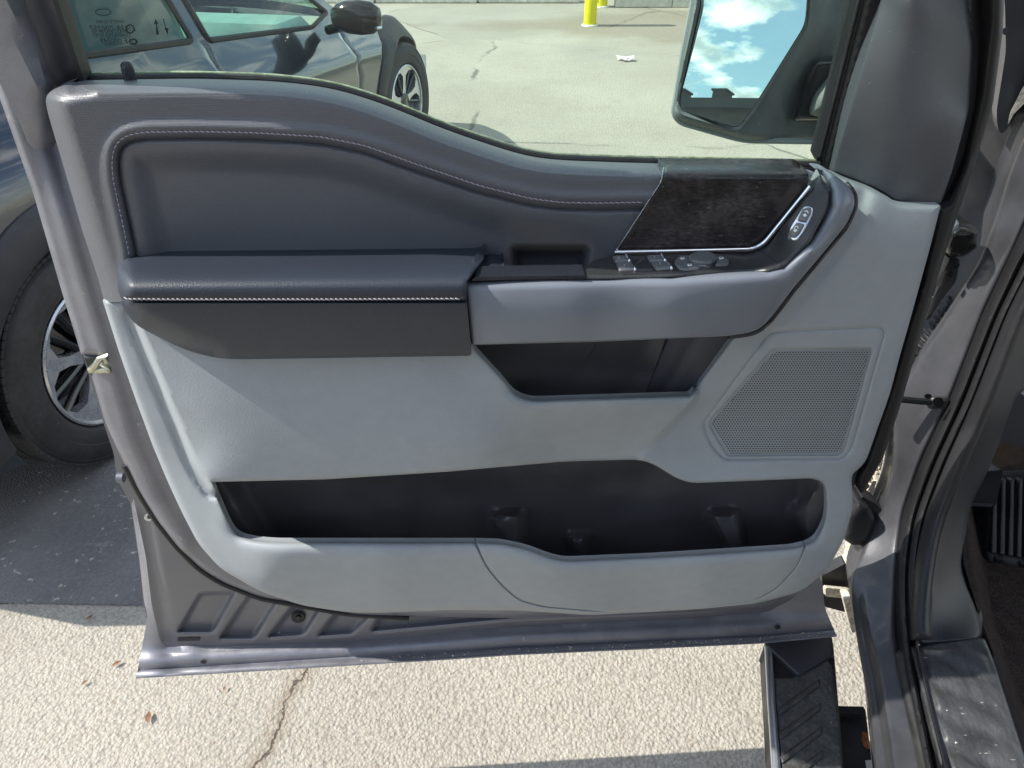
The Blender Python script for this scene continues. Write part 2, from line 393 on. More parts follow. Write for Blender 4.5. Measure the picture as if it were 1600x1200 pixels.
m_brick = M('brown_brick_wall', (.055, .045, .038), .85, var=[(1, .2), (6, .2)])
m_roof = M('dark_roof', (.04, .038, .038), .8)
m_seat = M('pale_car_seat', (.45, .46, .47), .6, var=[(9, .1)])
m_lamp = M('headlamp_lens', (.55, .58, .58), .1, .3)
m_lampy = M('yellow_marker_lens', (.7, .7, .05), .3)
m_brass = M('yellow_zinc', (.50, .49, .38), .3, .9, var=[(100, .2)])
m_white = M('white_label', (.75, .74, .68), .5)

# ------------------------------------------------------------------ ground
def ground_mat(kind):
    m = bpy.data.materials.new(kind); m.use_nodes = True; t = m.node_tree; L = t.links; p = t.nodes['Principled BSDF']
    def nd(ty, **k):
        n = t.nodes.new(ty)
        for a, b in k.items(): setattr(n, a, b)
        return n
    def mth(op, a, b=None, c=None):
        n = nd('ShaderNodeMath', operation=op)
        for i, v in enumerate((a, b, c)):
            if v is None: continue
            if isinstance(v, (int, float)): n.inputs[i].default_value = v
            else: L.new(v, n.inputs[i])
        return n.outputs[0]
    def noise(s, d=4, r=.55, vec=None):
        n = nd('ShaderNodeTexNoise'); n.inputs['Scale'].default_value = s; n.inputs['Detail'].default_value = d; n.inputs['Roughness'].default_value = r
        L.new(vec or g, n.inputs['Vector']); return n
    def rmp(s, lo, hi, a=0., b=1.):
        n = nd('ShaderNodeMapRange', interpolation_type='SMOOTHSTEP'); L.new(s, n.inputs[0])
        for i, v in zip((1, 2, 3, 4), (lo, hi, a, b)): n.inputs[i].default_value = v
        return n.outputs[0]
    def mix(f, a, b, mode='MIX'):
        x = nd('ShaderNodeMixRGB', blend_type=mode)
        if isinstance(f, float): x.inputs[0].default_value = f
        else: L.new(f, x.inputs[0])
        for i, v in ((1, a), (2, b)):
            if isinstance(v, tuple): x.inputs[i].default_value = (*v, 1)
            else: L.new(v, x.inputs[i])
        return x.outputs[0]
    geo = nd('ShaderNodeNewGeometry'); g = geo.outputs['Position']; sp = nd('ShaderNodeSeparateXYZ'); L.new(g, sp.inputs[0]); X, Y = sp.outputs[0], sp.outputs[1]
    if kind == 'concrete':
        base = mix(rmp(noise(.9, 6, .6).outputs[0], .35, .65), (.40, .37, .305), (.49, .455, .38))
        base = mix(rmp(noise(60, 3).outputs[0], .35, .7), mix(1., base, (.86, .85, .83), 'MULTIPLY'), base)
        # far slabs and seal patches
        v = nd('ShaderNodeTexVoronoi', feature='F1'); v.inputs['Scale'].default_value = .33; wv = nd('ShaderNodeVectorMath', operation='ADD')
        nn = noise(.5, 4); sc = nd('ShaderNodeVectorMath', operation='SCALE'); L.new(nn.outputs['Color'], sc.inputs[0]); sc.inputs['Scale'].default_value = .9
        L.new(g, wv.inputs[0]); L.new(sc.outputs[0], wv.inputs[1]); L.new(wv.outputs[0], v.inputs['Vector'])
        ve = nd('ShaderNodeTexVoronoi', feature='DISTANCE_TO_EDGE'); ve.inputs['Scale'].default_value = .33; L.new(wv.outputs[0], ve.inputs['Vector'])
        far = rmp(Y, 2.5, 4)
        base = mix(mth('MULTIPLY', far, rmp(v.outputs['Color'], .2, .9, 0, .55)), base, (.26, .25, .21))
        crk = mth('MULTIPLY', far, mth('MULTIPLY', rmp(ve.outputs[0], .008, .003), rmp(noise(1.3, 3).outputs[0], .4, .6)))
        base = mix(crk, base, (.10, .095, .08))
        # brown damp patch by the bollards
        dm = mth('ADD', mth('ABSOLUTE', mth('MULTIPLY', mth('SUBTRACT', X, 2.3), .28)), mth('ABSOLUTE', mth('MULTIPLY', mth('SUBTRACT', Y, 9.8), .7)))
        base = mix(rmp(mth('ADD', dm, mth('MULTIPLY', noise(1.5, 5).outputs[0], 1.2)), 1.75, 1.2, 0, .6), base, (.19, .145, .09))
        # aggregate
        va = nd('ShaderNodeTexVoronoi', feature='F1'); va.inputs['Scale'].default_value = 130; L.new(g, va.inputs['Vector'])
        base = mix(mth('MULTIPLY', rmp(va.outputs['Color'], .1, .9), .35), base, (.52, .48, .40))
        base = mix(mth('MULTIPLY', rmp(va.outputs['Distance'], .45, .75), .35), base, (.2, .18, .15))
        sp2 = nd('ShaderNodeTexVoronoi', feature='F1'); sp2.inputs['Scale'].default_value = 28; L.new(g, sp2.inputs['Vector'])
        base = mix(rmp(sp2.outputs['Distance'], .10, .05, 0, .7), base, (.28, .16, .08))
        base = mix(rmp(noise(.35, 7, .65).outputs[0], .48, .66, 0, .45), base, (.30, .285, .25))
        base = mix(rmp(noise(3.3, 6, .65).outputs[0], .55, .72, 0, .4), base, (.30, .26, .20))
        # one crack under the door: from a to b
        a = PZ(478, 1040, 0); b = PZ(380, 1230, 0); dv = (b - a)[:2]; dv /= np.linalg.norm(dv); nv = np.array([-dv[1], dv[0]])
        dist = mth('ADD', mth('ADD', mth('MULTIPLY', X, float(nv[0])), mth('MULTIPLY', Y, float(nv[1]))), -float(a[:2] @ nv))
        wob = mth('MULTIPLY', mth('SUBTRACT', noise(7, 8, .7).outputs[0], .5), .12); ds = mth('ABSOLUTE', mth('ADD', dist, wob))
        near = rmp(Y, 1.6, 1.3)
        base = mix(mth('MULTIPLY', near, rmp(mth('ADD', ds, mth('MULTIPLY', noise(25, 5).outputs[0], .04)), .062, .02, 0, .55)), base, (.26, .20, .14))
        crk1 = mth('MULTIPLY', near, rmp(ds, .0032, .0012)); base = mix(mth('MULTIPLY', crk1, .8), base, (.07, .055, .04))
        L.new(base, p.inputs['Base Color']); p.inputs['Roughness'].default_value = .85
        h = mth('ADD', mth('MULTIPLY', va.outputs['Distance'], -1.0), mth('MULTIPLY', noise(70, 5, .7).outputs[0], 1.9))
        h = mth('SUBTRACT', h, mth('MULTIPLY', crk1, 1.5))
        bp = nd('ShaderNodeBump'); bp.inputs['Strength'].default_value = 1; bp.inputs['Distance'].default_value = .0038; L.new(h, bp.inputs['Height']); L.new(bp.outputs[0], p.inputs['Normal'])
    else:
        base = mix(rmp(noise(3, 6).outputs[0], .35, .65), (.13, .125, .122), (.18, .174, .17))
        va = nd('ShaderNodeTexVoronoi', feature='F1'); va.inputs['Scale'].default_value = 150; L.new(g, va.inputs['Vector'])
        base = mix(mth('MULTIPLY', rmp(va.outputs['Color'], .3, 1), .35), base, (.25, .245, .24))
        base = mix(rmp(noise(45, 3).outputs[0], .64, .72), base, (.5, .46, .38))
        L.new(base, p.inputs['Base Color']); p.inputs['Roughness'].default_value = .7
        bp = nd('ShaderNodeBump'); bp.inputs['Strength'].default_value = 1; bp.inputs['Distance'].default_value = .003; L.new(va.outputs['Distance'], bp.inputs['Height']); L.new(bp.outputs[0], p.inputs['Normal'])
    return m
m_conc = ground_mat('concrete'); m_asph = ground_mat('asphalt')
g = 400.0
tag(mesh('ground', [(-g, -g, 0), (g, -g, 0), (g, g, 0), (-g, g, 0)], [[0, 1, 2, 3]], m_conc, smooth=False, origin=(0, 0, 0)), kind='structure')
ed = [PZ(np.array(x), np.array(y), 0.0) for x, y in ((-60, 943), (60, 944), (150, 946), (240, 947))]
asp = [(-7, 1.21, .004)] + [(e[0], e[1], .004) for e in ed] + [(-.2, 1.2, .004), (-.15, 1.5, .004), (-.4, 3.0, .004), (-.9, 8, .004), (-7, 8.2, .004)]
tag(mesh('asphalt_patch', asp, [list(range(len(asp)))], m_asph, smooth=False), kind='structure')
tag(mesh('near_concrete_wall_ground', [(0, 0, -1), (1, 0, -1), (0, 1, -1)], [[0, 1, 2]], m_conc), kind='structure') if False else None

# ------------------------------------------------------------------ far things
def bollard(px, py, rad, hgt, label):
    b = PZ(np.array(float(px)), np.array(float(py)), 0.0)
    prof = [(rad, 0), (rad, hgt - .06), (rad * .94, hgt - .02), (rad * .7, hgt + .015), (rad * .35, hgt + .03), (0.001, hgt + .035)]
    root = empty('bollard', b); tag(root, label, 'bollard', 'yellow bollards by the wall')
    mesh('post', *lathe(prof, b, (0, 0, 1), 28, up=(1, 0, 0)), m_yellow, root)
    mesh('base_collar', *lathe([(rad * 1.02, 0), (rad * 1.35, .0), (rad * 1.3, .015), (rad * 1.02, .02)], b, (0, 0, 1), 28, up=(1, 0, 0)), m_curb, root)
bollard(921.5, 40, .078, 1.05, 'near yellow bollard standing in the open lot')
bollard(940, 11, .078, 1.05, 'farther yellow bollard close to the pale wall, right behind the near one')
w0 = PZ(np.array(950.), np.array(12.), 0.0); yw = float(w0[1])
root = empty('boundary_wall', (w0[0] + 6, yw + .1, 0)); tag(root, 'pale low block wall with a stained foot beyond the bollards', 'wall')
for i in range(14):
    for k in range(5):
        x0 = w0[0] + .1 + i * .8 - (.4 if k % 2 else 0)
        mesh('block', *box((x0 + .4, yw + .1, .1 + k * .2), .792, .2, .192, bev=.006), m_wall, root, smooth=False)
root = empty('parking_kerb', (w0[0] - 3.5, yw + .6, 0)); tag(root, 'white painted kerb at the far edge of the lot', 'kerb')
for i in range(5):
    mesh('kerb_stone', *box((w0[0] - 1.1 - i * 1.5, yw + .55, .07), 1.48, .3, .14, bev=.02), m_curb, root)
# small white litter
lp = PZ(np.array(977.), np.array(95.), 0.0)
V = []; Fc = []
for k in range(6):
    a = random.random() * 6; c = lp + np.array([random.uniform(-.06, .06), random.uniform(-.04, .04), .02 + random.random() * .02]); s = .045
    b = len(V); V += [c + np.array([s * math.cos(a), s * math.sin(a), .01]), c + np.array([-s * math.sin(a), s * math.cos(a), -.01]), c + np.array([-s * math.cos(a), -s * math.sin(a), .02]), c + np.array([s * math.sin(a), -s * math.cos(a), 0])]; Fc.append([b, b + 1, b + 2, b + 3])
tag(mesh('paper_scrap', V, Fc, m_litter, smooth=False), 'crumpled white paper scrap lying on the sunny lot', 'litter')
# dry leaves near the door foot
for (px, py, s, lb) in ((141, 966, 6, 'small reddish dry leaf on bare concrete nearest the edge of the car shadow'), (183, 1038, 7, 'reddish dry leaf on the concrete left of the door corner'),
                (233, 1122, 9, 'curled tan dry leaf on concrete under the door corner'), (351, 1077, 4, 'tiny dark dry leaf under the sunlit door edge'),
                (133, 1068, 5, 'tiny dark leaf scrap on the concrete at far left of the frame')):
    c = PZ(np.array(float(px)), np.array(float(py)), .004); a = random.random() * 6; s = s * .0016
    V = []
    for i in range(7):
        t = i / 6; wd = math.sin(math.pi * t) * .45 * s
        for sg in (-1, 0, 1):
            x = (t - .5) * 2 * s; y = sg * wd; z = .004 + abs(sg) * .35 * wd + .3 * s * (t - .5) ** 2
            V.append((c[0] + x * math.cos(a) - y * math.sin(a), c[1] + x * math.sin(a) + y * math.cos(a), c[2] + z))
    Fc = [[i * 3 + j, i * 3 + j + 1, i * 3 + j + 4, i * 3 + j + 3] for i in range(6) for j in range(2)]
    tag(mesh('dry_leaf', V, Fc, m_leaf), lb, 'leaf', 'dry leaves on the ground')
# things behind the camera, seen in the wing mirror
bc = empty('brick_building', (-2, -24, 0)); tag(bc, 'brown building with two roof stacks, reflected in the wing mirror', 'building')
mesh('wall', *box((-8, -24, 3.0), 60, 4, 6.0), m_brick, bc, smooth=False)
mesh('roof', *box((-8, -24, 6.1), 60.6, 4.6, .3), m_roof, bc, smooth=False)
for x in (-.9, .6): 
    ch = mesh('roof_stack', *box((x - 9.5, -23, 6.45), .45, .7, .5), m_brick, bc, smooth=False)
    mesh('stack_cap', *box((x - 9.5, -23, 6.72), .55, .8, .06), m_roof, ch, smooth=False)
for i, (z0, z1) in enumerate(((6.6, 5.4), (7.1, 5.9), (7.8, 6.6), (8.4, 7.1), (10.2, 8.7))):
    pts = [(-34 + 44 * t, -19 + 9 * t - i * .2, z0 + 1.6 + (z1 - z0) * t - 1.2 * (1 - (2 * t - 1) ** 2) * .4) for t in np.linspace(0, 1, 24)]
    tag(mesh('power_line', *tube(pts, .012, 5), m_rubber), 'black overhead cable reflected in the wing mirror, %s of the five cables' % ('lowest', 'second lowest', 'middle', 'second highest', 'highest')[i], 'cable', 'overhead power lines')

# ================================================================== the pickup truck
truck = empty('pickup_truck', (.95, 1.2, 0)); tag(truck, 'dark grey pickup truck with its driver door swung open, grey door trim facing the camera', 'truck')
nB = -DN
LN = DN - .20 * np.array([0, 0, 1.]); LN /= np.linalg.norm(LN); LP0 = DP0 + np.array([0, 0, 1.33])      # window plane leans inboard (towards the cab)
def PL(px, py, off): return on_plane(px, py, LP0, LN, off)

belt = [(120, 125), (300, 122), (430, 126), (520, 137), (600, 162), (700, 204), (800, 237), (840, 246), (880, 250), (960, 253), (1036, 255)]
beltL = resample(rnd(belt, 40, 5, closed=False), 6, closed=False)
door_out = rnd([(-75, -70), (-2, 149), (52, 302), (97, 457), (127, 554, 3), (156, 556, 3), (141, 579, 3), (163, 657), (187, 710), (214, 766), (244, 814), (275, 853), (310, 888), (345, 910), (406, 934), (463, 943),
    (560, 962), (800, 966), (1200, 948), (1285, 890), (1340, 745), (1390, 600), (1462, 335), (1320, 300), (1280, 280), (880, 275), (800, 262), (700, 230), (600, 190), (520, 160), (430, 150), (140, 150), (78, 150), (32, -70)], 14)
trim_left = np.array([(128, 126), (80, 140), (70, 152), (74, 175), (100, 262), (130, 365), (163, 470)])
def D_door(px, py):
    P = np.stack([px, py], 1); t = sd(P, trim_left, closed=False)
    d = -.004 + 0 * px
    d = d - .022 * ss(52, 4, t) * ss(360, 180, py)
    d = d + .006 * np.exp(-((sd(P, np.array([(20, 60), (60, 200), (95, 330), (130, 450), (165, 560), (200, 680), (240, 770), (290, 850)]), closed=False)) / 14) ** 2)
    to, _ = sd(P, door_out); d = d - edge_drop(to, 11, .014)
    return d
door = relief('door', door_out, lambda u, v: PD(u, v, D_door(u, v)), m_paint_dusty, truck, step=6, rings=rg(11), wall=nB * .035)
door['label'] = 'open driver door seen from inside, dark grey painted edge'

# outer skin behind, visible as a thin rim down the left
skin = rnd([(-72, -70), (2, 152), (56, 305), (101, 462), (131, 560), (160, 656), (178, 709), (182, 748), (204, 787), (217, 875), (224, 945), (230, 965), (222, 1048), (700, 1022), (1296, 985), (1280, 900), (1330, 760), (1460, 340), (1400, 300), (1280, 262), (900, 259), (800, 246), (700, 214), (600, 172), (520, 146), (430, 136), (130, 134), (30, -70)], 8)
relief('outer_skin', skin, lambda u, v: PD(u, v, -.06 + 0 * u), m_paint, door, step=16, wall=nB * .012)

# lower metal: stiffening pads pressed into it
lowout = rnd([(188, 700), (209, 780), (228, 870), (237, 945), (250, 1002), (262, 1013), (581, 1002), (800, 979), (1100, 964), (1200, 956), (1245, 930), (1290, 850), (700, 800), (300, 780), (230, 730)], 10)
pads = [[(312, 925), (370, 923), (334, 988), (275, 988)], [(394, 920), (440, 930), (398, 998), (340, 998)], [(462, 938), (506, 945), (475, 992), (416, 996)], [(530, 950), (582, 960), (552, 990), (494, 994)], [(600, 950), (1150, 930), (1190, 945), (1100, 952), (800, 966), (578, 987)]]
padp = [rnd(p, 7) for p in pads]
def D_low(px, py):
    P = np.stack([px, py], 1); d = -.02 + 0 * px
    for p in padp: d = d - .012 * ss(-3, 8, sdf(P, p))
    d = d - .006 * np.exp(-(sd(P, np.array([(222, 800), (245, 920), (262, 1000)]), closed=False) / 9) ** 2)
    return d
relief('lower_panel', lowout, lambda u, v: PD(u, v, D_low(u, v)), m_paint, door, step=5, lines=[(np.vstack([p, p[:1]]), (0, 3, 6, 9)) for p in padp])
fl = rnd([(209, 780, 4), (228, 870), (237, 945), (250, 1002), (262, 1012), (581, 1001), (800, 978), (1100, 963), (1200, 955), (1240, 935), (1262, 895), (1285, 905), (1288, 948), (1307, 993, 3), (1186, 1004), (800, 1022), (700, 1029), (213, 1058, 3), (231, 962), (225, 940), (218, 875), (205, 787, 4)], 10)
Dfl = tps([(209, 780, -.024), (228, 870, -.022), (237, 945, -.02), (250, 1002, -.022), (262, 1012, -.021), (420, 1007, -.021), (581, 1001, -.021), (800, 978, -.021), (1000, 969, -.021), (1200, 955, -.021), (1240, 935, -.02), (1262, 895, -.02), (1285, 905, -.012), (1288, 948, -.008),
    (1307, 993, .012), (1186, 1004, .014), (1000, 1013, .014), (800, 1022, .014), (700, 1029, .014), (450, 1044, .014), (213, 1058, .014), (231, 962, -.03), (225, 940, -.035), (218, 875, -.045), (205, 787, -.05), (250, 1040, .004), (400, 1030, .002), (600, 1018, .002), (800, 1000, -.004)])
hem = np.array([(213, 1058), (400, 1047), (700, 1029), (800, 1022), (1000, 1013), (1186, 1004), (1307, 993)], float)
def D_fl(px, py):
    P = np.stack([px, py], 1); t = sd(P, hem, closed=False)
    yc = np.interp(px, [262, 581, 800, 1100, 1200], [1012, 1001, 978, 963, 955]); yh = np.interp(px, hem[:, 0], hem[:, 1]); lin = -.021 + .035 * np.clip((py - yc) / (yh - yc), 0, 1)
    wl = ss(262, 330, px) * ss(1215, 1150, px)
    d = lin * wl + Dfl(px, py) * (1 - wl) + .004 * ss(16, 8, t) * ss(8, 16, 1000 - px + 1e3 * 0 + 0 * px) * 0
    d = d - .004 * np.exp(-((t - 11) / 2.5) ** 2) + .003 * np.exp(-((t - 26) / 8) ** 2)
    return d
relief('sill_flange', fl, lambda u, v: PD(u, v, D_fl(u, v)), m_paint_dusty, door, step=6, lines=[(hem, (3, 8, 11, 14, 20, 26, 32))], wall=nB * .02)
hp = resample(hem, 12, closed=False)
mesh('hem_edge', *tube(PD(hp[:, 0], hp[:, 1], .0145), .0022, 6), m_paint_dusty, door)
def disc(name, px, py, rx, ry, d, mat, parent, h=.002, n=24, dome=.0, Wf=None, rot=0):
    Wf = Wf or PD; ring = []; V = []; Fc = []
    for k, (s, hh) in enumerate(((1, 0), (1, h * .7), (.9, h), (.6, h + dome * .6), (.3, h + dome))):
        a = np.linspace(0, 2 * np.pi, n, endpoint=False); x = rx * s * np.cos(a); y = ry * s * np.sin(a)
        xx = px + x * math.cos(rot) - y * math.sin(rot); yy = py + x * math.sin(rot) + y * math.cos(rot)
        V += list(Wf(xx, yy, d + hh))
    for k in range(4):
        for i in range(n): Fc.append([k * n + i, (k + 1) * n + i, (k + 1) * n + (i + 1) % n, k * n + (i + 1) % n])
    Fc.append([4 * n + i for i in range(n)][::-1])
    return mesh(name, V, Fc, mat, parent)
for (x, y, w, h, dd) in ((318, 1034, 5, 3.2, .0035), (787, 1006, 4.5, 3, -.002), (1215, 980, 4.5, 3.5, -.001)): disc('drain_hole', x, y, w, h, dd, m_black, door, .0006)
relief('drain_slot', rnd([(277, 997), (313, 996), (313, 1001), (277, 1002)], 2), lambda u, v: PD(u, v, -.0188 + 0 * u), m_black, door, step=4)
gm = disc('rubber_grommet', 466, 965, 11, 8.5, -.031, m_rubber, door, .004); disc('grommet_centre', 466, 966, 4, 3, -.027, m_black, gm, .003)
sc_ = disc('hinge_bolt', 232, 808, 7.5, 6.5, -.021, m_satinchrome, door, .004); disc('bolt_socket', 233, 808, 3.4, 3, -.0165, m_black, sc_, .001)
relief('stamped_arrow', np.array([(637.3, 971), (639, 971), (639, 977), (641.5, 975), (642, 976), (638.2, 981), (634.5, 976), (635, 975), (637.3, 977)]), lambda u, v: PD(u, v, -.0185 + 0 * u), m_black, door, step=4, smooth=False)
# dark seal between the two metal layers
sl_ = np.array([(196, 722), (216, 762), (246, 811), (277, 850), (312, 885), (347, 907), (408, 931), (463, 941), (540, 955), (640, 962)], float); sl_ = resample(rnd(sl_, 15, 4, False), 8, False)
mesh('edge_seal', *tube(PD(sl_[:, 0] - 1, sl_[:, 1] + 4, -.012), .0045, 8), m_rubber, door)
# wiring clip bulge on the left rim
mesh('door_bumper', *tube(PD(np.array([184., 190, 194]), np.array([746., 746, 746]), -.03), .007, 10), m_paint, door)
# latch
lx = PD(np.array([150., 160, 168, 172, 150, 145]), np.array([575., 556, 560, 573, 582, 580]), .002)
mesh('latch_plate', *box(PD(np.array(157.), np.array(576.), .0), .026, .012, .008, bev=.002), m_brass, door)
mesh('latch_claw', *tube([PD(np.array(143.), np.array(580.), .004), PD(np.array(156.), np.array(560.), .006), PD(np.array(164.), np.array(556.), .006), PD(np.array(165.), np.array(566.), .002)], .0035, 8), m_brass, door)
mesh('latch_cover', *box(PD(np.array(160.), np.array(566.), -.02), .03, .02, .03, bev=.003), m_black, door)

# ---- window frame, glass, seals
relief('window_frame', np.array([(-500, -1250), (-96, -120), (-60, -20), (-30, 70), (30, 190), (62, 270), (96, 270), (75, 140), (32, 0), (-8, -120), (-400, -1250)]), lambda u, v: PL(u, v, -.004 - .02 * ss(0, 40, u - np.interp(v, [-1250, 0, 140], [-445, 5, 60]))), m_paint_dusty, door, step=20, wall=-LN * .05)
relief('inner_frame', np.array([(-402, -1250), (-10, -120), (30, 0), (74, 140), (104, 142), (128, 132), (84, 0), (46, -120), (-330, -1250)]), lambda u, v: PL(u, v, -.024 - .01 * ss(0, 30, u - np.interp(v, [-1250, 0, 140], [-380, 45, 92]))), m_pillar, door, step=14, wall=-LN * .02)
relief('window_seal', np.array([(-332, -1250), (44, -120), (82, 0), (124, 128), (132, 128), (90, 0), (52, -120), (-318, -1250)]), lambda u, v: PL(u, v, -.022 + 0 * u), m_rubber, door, step=14, wall=-LN * .02)
relief('frame_foot', rnd([(60, 118), (106, 130), (78, 158), (104, 262), (133, 366), (114, 334), (86, 256), (66, 190)], 8), lambda u, v: PD(u, v, -.019 - .006 * ss(0, 10, u - np.interp(v, [118, 190, 256, 334], [60, 66, 86, 114]))), m_pillar, door, step=6, wall=nB * .01)
TOPY = -1080
relief('top_rail', np.array([(-500, TOPY - 90), (1240, TOPY - 90), (1210, TOPY), (-420, TOPY)]), lambda u, v: PL(u, v, -.01 + 0 * u), m_paint, door, step=30, wall=-LN * .05)
gl_out = np.array([(118, 132), (300, 130), (430, 134), (520, 146), (600, 170), (700, 212), (800, 246), (880, 259), (1290, 264), (1400, -80), (1240, -500), (1100, -1150), (-320, -1150), (48, -120), (86, 0)])
relief('window_glass', gl_out, lambda u, v: PL(u, v, -.036 + 0 * u), m_winglass, door, step=40, smooth=False)
bl = np.vstack([beltL, [(1150, 257), (1280, 260)]])
mesh('belt_seal', *tube(PD(bl[:, 0], bl[:, 1] - 3, -.030), .0035, 8), m_rubber_dusty, door)
mesh('glass_edge', *tube(PD(bl[:, 0], bl[:, 1] - 8, -.040), .0022, 6), m_glassedge, door)
# print in the corner of the glass (reads mirrored from inside)
def gpt(px, py): return PL(np.array(float(px)), np.array(float(py)), -.0345)
def gtext(s, px, py, hpx, dx=40, dy=0, **k):
    o = gpt(px, py); ux = gpt(px - dx, py + dy) - o; uy = gpt(px, py - 20) - o
    return text_obj('glass_print', s, hpx * .00105, o, ux, uy, m_print, door, .00005, **k)
gtext('43R-000257', 171, 45, 6.6)
gtext('E 000249', 178, 64, 6)
gtext('SAFETY GLASS', 172, 34, 3.6); gtext('007 AS2 42N M1 70', 174, 51, 3.8); gtext('LAMINATED M752', 175, 56, 3.8); gtext('TEMPERED', 178, 70, 3.4)
gtext('E11', 203, 45, 6); gtext('CE', 208, 65, 5)
def ring(px, py, rx, ry, w=.5, name='glass_print'):
    a = np.linspace(0, 2 * np.pi, 33); mesh(name, *tube([gpt(px + rx * math.cos(q), py + ry * math.sin(q)) for q in a], w * .001, 4), m_print, door)
ring(203, 45, 6.5, 6.3); ring(208, 65, 6, 4); ring(161, 19, 12, 5, .35)
relief('glass_arrow', np.array([(243.8, 54), (243.8, 38), (240.5, 38), (243, 29.5), (247.5, 37), (245, 37.5), (248.5, 54), (246.5, 54)]) + np.array([0, 0]), lambda u, v: PL(u, v, -.0345 + 0 * u), m_print, door, step=3, smooth=False)
ar = relief('glass_arrow', np.array([(257, 44), (263.5, 44), (262, 54)]), lambda u, v: PL(u, v, -.0345 + 0 * u), m_print, door, step=3, smooth=False)
for k in range(4): relief('arrow_dash', np.array([(254.5 + k, 30 + k * 4), (256.5 + k, 30 + k * 4), (257 + k, 32.6 + k * 4), (255 + k, 32.6 + k * 4)]), lambda u, v: PL(u, v, -.0345 + 0 * u), m_print, door, step=3, smooth=False)

# division channel and sail panel by the hinge side
relief('window_channel', np.array([(1276, 250), (1339, 0), (1362, -90), (1410, -100), (1376, 0), (1297, 268), (1284, 266)]), lambda u, v: PL(u, v, -.022 + .012 * ss(6, 20, u - np.interp(v, [-90, 0, 250], [1362, 1339, 1276]))), m_rubber, door, step=5, wall=-LN * .02)
cl = np.array([(1280.5, 245), (1344.5, -10), (1365, -90)]); cl = resample(cl, 20, False)
mesh('channel_lip', *tube(PL(cl[:, 0], cl[:, 1], -.019), .0016, 6), m_rubber_dusty, door)
sail_out = rnd([(1297, 268, 3), (1322, 279), (1360, 292), (1382, 304), (1403, 318), (1470, 319, 4), (1487, 270), (1514, 169), (1519, 75), (1510, 0), (1490, -90), (1300, -600), (1120, -1200), (1040, -1200), (1230, -500), (1404, -100, 4), (1376, 0)], 12)
Dsail = tps([(1297, 268, .0), (1376, 0, -.004), (1404, -100, -.006), (1350, 200, .018), (1400, 100, .024), (1420, 0, .022), (1400, 318, .034), (1440, 300, .026), (1440, 150, .03), (1470, 319, .018), (1514, 169, .012), (1519, 75, .010), (1510, 0, .008), (1500, 180, .024), (1100, -1200, .0), (1300, -600, .005), (1360, 292, .026), (1490, -90, .005)])
relief('sail_panel', sail_out, lambda u, v: PL(u, v, Dsail(u, v) - edge_drop(sd(np.stack([u, v], 1), sail_out)[0], 5, .006)), m_sail, door, step=8, rings=rg(5), wall=-LN * .02)
relief('frame_edge', rnd([(1505, -80), (1546, -80), (1546, 30), (1531, 150), (1506, 260), (1481, 322), (1466, 322), (1487, 270), (1514, 169), (1519, 75), (1510, 0)], 6), lambda u, v: PL(u, v, .002 - .02 * ss(0, 30, sd(np.stack([u, v], 1), np.array([(1510, -80), (1519, 75), (1514, 169), (1487, 270), (1470, 319)]), False))), m_pillar, door, step=6, wall=-LN * .02)
seal_o = rnd([(1546, -80), (1572, -80), (1567, 50), (1552, 160), (1524, 255), (1495, 340), (1463, 440), (1434, 540), (1410, 625), (1380, 715), (1345, 775), (1338, 745), (1352, 724), (1390, 612), (1420, 505), (1439, 450), (1468, 322), (1481, 322), (1506, 260), (1531, 150), (1546, 30)], 8)
def seald(u, v):
    t, _ = sd(np.stack([u, v], 1), seal_o); return .006 - edge_drop(t, 9, .012)
relief('door_weatherstrip', seal_o, lambda u, v: PL(u, np.minimum(v, 2000), seald(u, v) - .012) if False else PD(u, v, seald(u, v) + .25 * np.clip(.18 * (240 - v) / 300, 0, .2)), m_rubber, door, step=6, rings=rg(9), wall=nB * .02)

# ---- upper soft trim with stitched recess
leftrim = rnd([(163, 472), (155, 440), (130, 365), (100, 262), (74, 175), (70, 152, 10), (80, 140, 10), (103, 130), (130, 125)], 12, 5, False)
up_out = np.vstack([leftrim[:-1], beltL[2:], rnd([(1036, 255), (1034, 283), (962, 396), (955, 446), (735, 470), (163, 473)], 3, 2, False)[1:-1]])
seam = np.array([(209, 470), (203, 395), (189, 330), (178, 280), (176, 248), (182, 226), (198, 213), (225, 208), (300, 207), (400, 209), (500, 215), (570, 229), (650, 258), (750, 292), (830, 312), (880, 318), (940, 319), (1060, 316), (1060, 470)], float)
seamp = rnd(seam, 14, 4)
cup = rnd([(796, 384), (922, 384), (912, 450), (806, 450)], 10)
topline = beltL; lefttop = leftrim
def D_up(px, py):
    P = np.stack([px, py], 1); d = .056 + 0 * px
    s = sdf(P, seamp)
    d = d + .0035 * np.exp(-((s + 9) / 9) ** 2) - .0045 * np.exp(-((s - 9) / 3) ** 2) - .003 * ss(4, 11, s) - .010 * ss(22, 66, s) * ss(1000, 800, px)
    d = d - .04 * ss(-4, 16, sdf(P, cup))
    d = d + .01 * ss(300, 460, py) * 0
    d = d - edge_drop(sd(P, topline, False), 27, .088)
    d = d - edge_drop(sd(P, lefttop, False), 34, .05) * (1 - .8 * ss(95, 135, px) * ss(150, 135, py))
    return d
seamL = resample(rnd(seam[:18], 14, 4, False), 6, False)
relief('upper_trim', up_out, lambda u, v: PD(u, v, np.maximum(D_up(u, v), -.034)), m_dark, door, step=5, rings=rg(30), lines=[(seamL, (0, 3, 6, 9, 12, 15))], wall=nB * .02)
